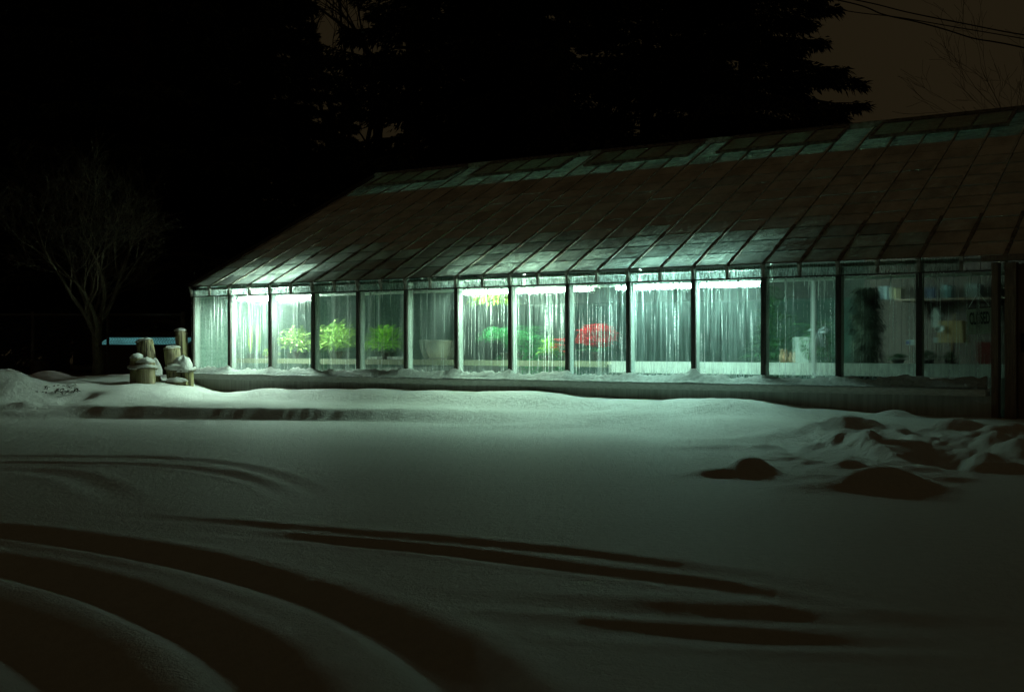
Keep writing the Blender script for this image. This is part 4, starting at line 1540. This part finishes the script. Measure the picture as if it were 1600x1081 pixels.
def conifer_mesh(seed, H, R, n_br, tw, droop):
    """trunk, and sprays of needles hanging from whorled branches"""
    g = np.random.default_rng(seed)
    tr = MB()
    tr.tube([(0, 0, -.3), (0, 0, H * .3), (.05, .03, H * .7), (0, 0, H)], [.012 * H + .1, .010 * H + .06, .006 * H + .02, .01], 10)
    br = MB()
    Vs_, cnt = [], 0
    quads = []
    for k in range(n_br):
        t_ = (k + g.random()) / n_br
        z = H * (.06 + .93 * t_)
        L = R * (1 - t_) ** .75 * g.uniform(.55, 1.15) + .25
        an = k * 2.39996 + g.uniform(-.8, .8)
        rise = g.uniform(-.15, .25) + .35 * t_
        m = 9
        s = np.linspace(0, 1, m)
        rx = s * L
        rzv = z + rise * rx - droop * L * s ** 2 + .12 * L * np.maximum(s - .75, 0) * 2
        P = np.stack([rx * math.cos(an), rx * math.sin(an), rzv], 1)
        br.tube([tuple(q) for q in P], list(np.linspace(.035 + .012 * L, .006, m)), 4)
        nt = int(tw * (0.35 + L / R))
        ss = .05 + .95 * g.random(nt) ** .8
        C = np.stack([np.interp(ss, s, P[:, q]) for q in range(3)], 1)
        side = np.where(g.random(nt) < .5, -1, 1)
        fwd = np.array([math.cos(an), math.sin(an), 0])
        sd = np.array([-math.sin(an), math.cos(an), 0])
        fan = (.10 + .34 * L * np.minimum(1, 1.25 * (1.02 - ss)) * (.5 + .5 * np.minimum(1, ss * 3)))
        nb = np.round(ss * 11) / 11                       # branchlets leave the branch in pairs
        off = side * fan * g.random(nt) ** .7
        C = C + sd[None] * off[:, None] + fwd[None] * (np.abs(off) * .55)[:, None]
        C[:, 2] -= np.abs(off) * (.12 + droop * .8) + g.random(nt) * .10
        C += g.normal(size=(nt, 3)) * np.array([.05, .05, .04])
        d = fwd[None] * g.uniform(.3, 1.0, (nt, 1)) + sd[None] * (side * g.uniform(.0, .9, nt))[:, None]
        d[:, 2] += g.uniform(-.8, .25, nt)
        d /= np.linalg.norm(d, axis=1)[:, None]
        ln = g.uniform(.10, .34, nt)
        wd = g.uniform(.018, .05, nt)
        nv = g.normal(size=(nt, 3)) * .6 + np.array([0, 0, 1])
        w = np.cross(d, nv)
        w /= np.linalg.norm(w, axis=1)[:, None] + 1e-9
        a = C
        mid = C + d * (ln * .5)[:, None]
        tip = C + d * ln[:, None] - np.array([0, 0, 1])[None] * (ln * .15)[:, None]
        V = np.stack([a, mid + w * wd[:, None], tip, mid - w * wd[:, None]], 1)
        quads.append(V)
    Q = np.concatenate(quads)
    nq = len(Q)
    fol = np_mesh("foliage", Q.reshape(-1, 3), np.arange(nq * 4).reshape(nq, 4), M['needles'], False)
    return tr.mesh("trunk", M['dark_bark'], True), br.mesh("branches", M['dark_bark']), fol


kinds = [conifer_mesh(101, 20, 4.6, 130, 620, .26), conifer_mesh(102, 22, 5.4, 160, 900, .30), conifer_mesh(103, 18, 4.2, 125, 600, .20)]


def conifer(u, Y, kind, rz_, sc_, label, group):
    x = (u - 800) / F * Y
    o = thing("conifer_tree", label, "tree", (x, Y, hz(x, Y)), rz_, group)
    for nm, me in zip(("trunk", "branches", "foliage"), kinds[kind]):
        link(nm, me, o)
    o.scale = (sc_, sc_, sc_)
    return o


conifer(1165, 37.0, 1, .4, 1.04, "great dark conifer standing against the brown sky at the right", "black conifers behind the greenhouse")
dark_label = "black conifer lost in the darkness behind the greenhouse roof"
rs = random.Random(77)
for u, Y, k, s in ((1010, 41, 0, 1.1), (880, 36, 2, 1.1), (740, 40, 1, 1.05), (645, 37, 0, 1.0), (345, 38, 2, 1.12), (220, 35, 1, 1.0), (90, 39, 0, 1.1), (-40, 36, 1, 1.0), (-180, 40, 0, 1.1),
                   (815, 52, 0, 1.25), (400, 49, 1, .95), (535, 47, 2, .66), (478, 45, 0, .72), (280, 50, 0, 1.3), (130, 52, 1, 1.2), (-20, 50, 2, 1.3), (1090, 47, 0, 1.0)):
    conifer(u, Y, k, rs.uniform(0, 6.28), s * rs.uniform(.94, 1.08), dark_label, "black conifers behind the greenhouse")

p = ((560 - 800) / F * 44, 44, 0)
bare_tree("bare_tree", "big bare tree whose limbs show against a patch of sky among the conifers", p, 12, 19, .42, 5, 4, 3, spread=.5, minr=.012)
p = ((1790 - 800) / F * 40, 40, 0)
bare_tree("bare_tree", "bare twiggy tree reaching in at the right edge against the sky", p, 5, 13.0, .22, 6, 5, 3, spread=.75, minr=.006)

# ------------------------------------------------------------------ overhead cables
def cable(pts, r, label):
    P = smooth_line([tuple(p) for p in pts], 8)
    mb = MB()
    mb.tube(P, r, 6)
    o = mb.build("power_line", M['black_cable'], None, True)
    tag(o, label, "cable", "overhead cables")


cable([at(900, -75, 30), at(1150, -32, 27), at(1335, 0, 25), at(1420, 20, 24), at(1510, 38, 23), at(1600, 55, 22), at(1800, 85, 20), at(2300, 120, 17)], .014, "uppermost of the three overhead cables at the top right")
cable([at(900, -60, 30.3), at(1150, -22, 27.3), at(1310, 15, 25.3), at(1400, 27, 24.3), at(1500, 44, 23.3), at(1600, 61, 22.3), at(1800, 96, 20.3), at(2300, 140, 17.3)], .011, "middle overhead cable, straight, between the other two")
cable([at(900, -85, 30.6), at(1150, -30, 27.6), at(1325, 4, 25.6), at(1380, 23, 24.9), at(1430, 34, 24.4), at(1475, 46, 24.0), at(1520, 60, 23.5), at(1555, 66, 23.1), at(1600, 75, 22.6), at(1800, 120, 20.6), at(2300, 190, 17.6)], .016, "lowest and wavy overhead cable at the top right")
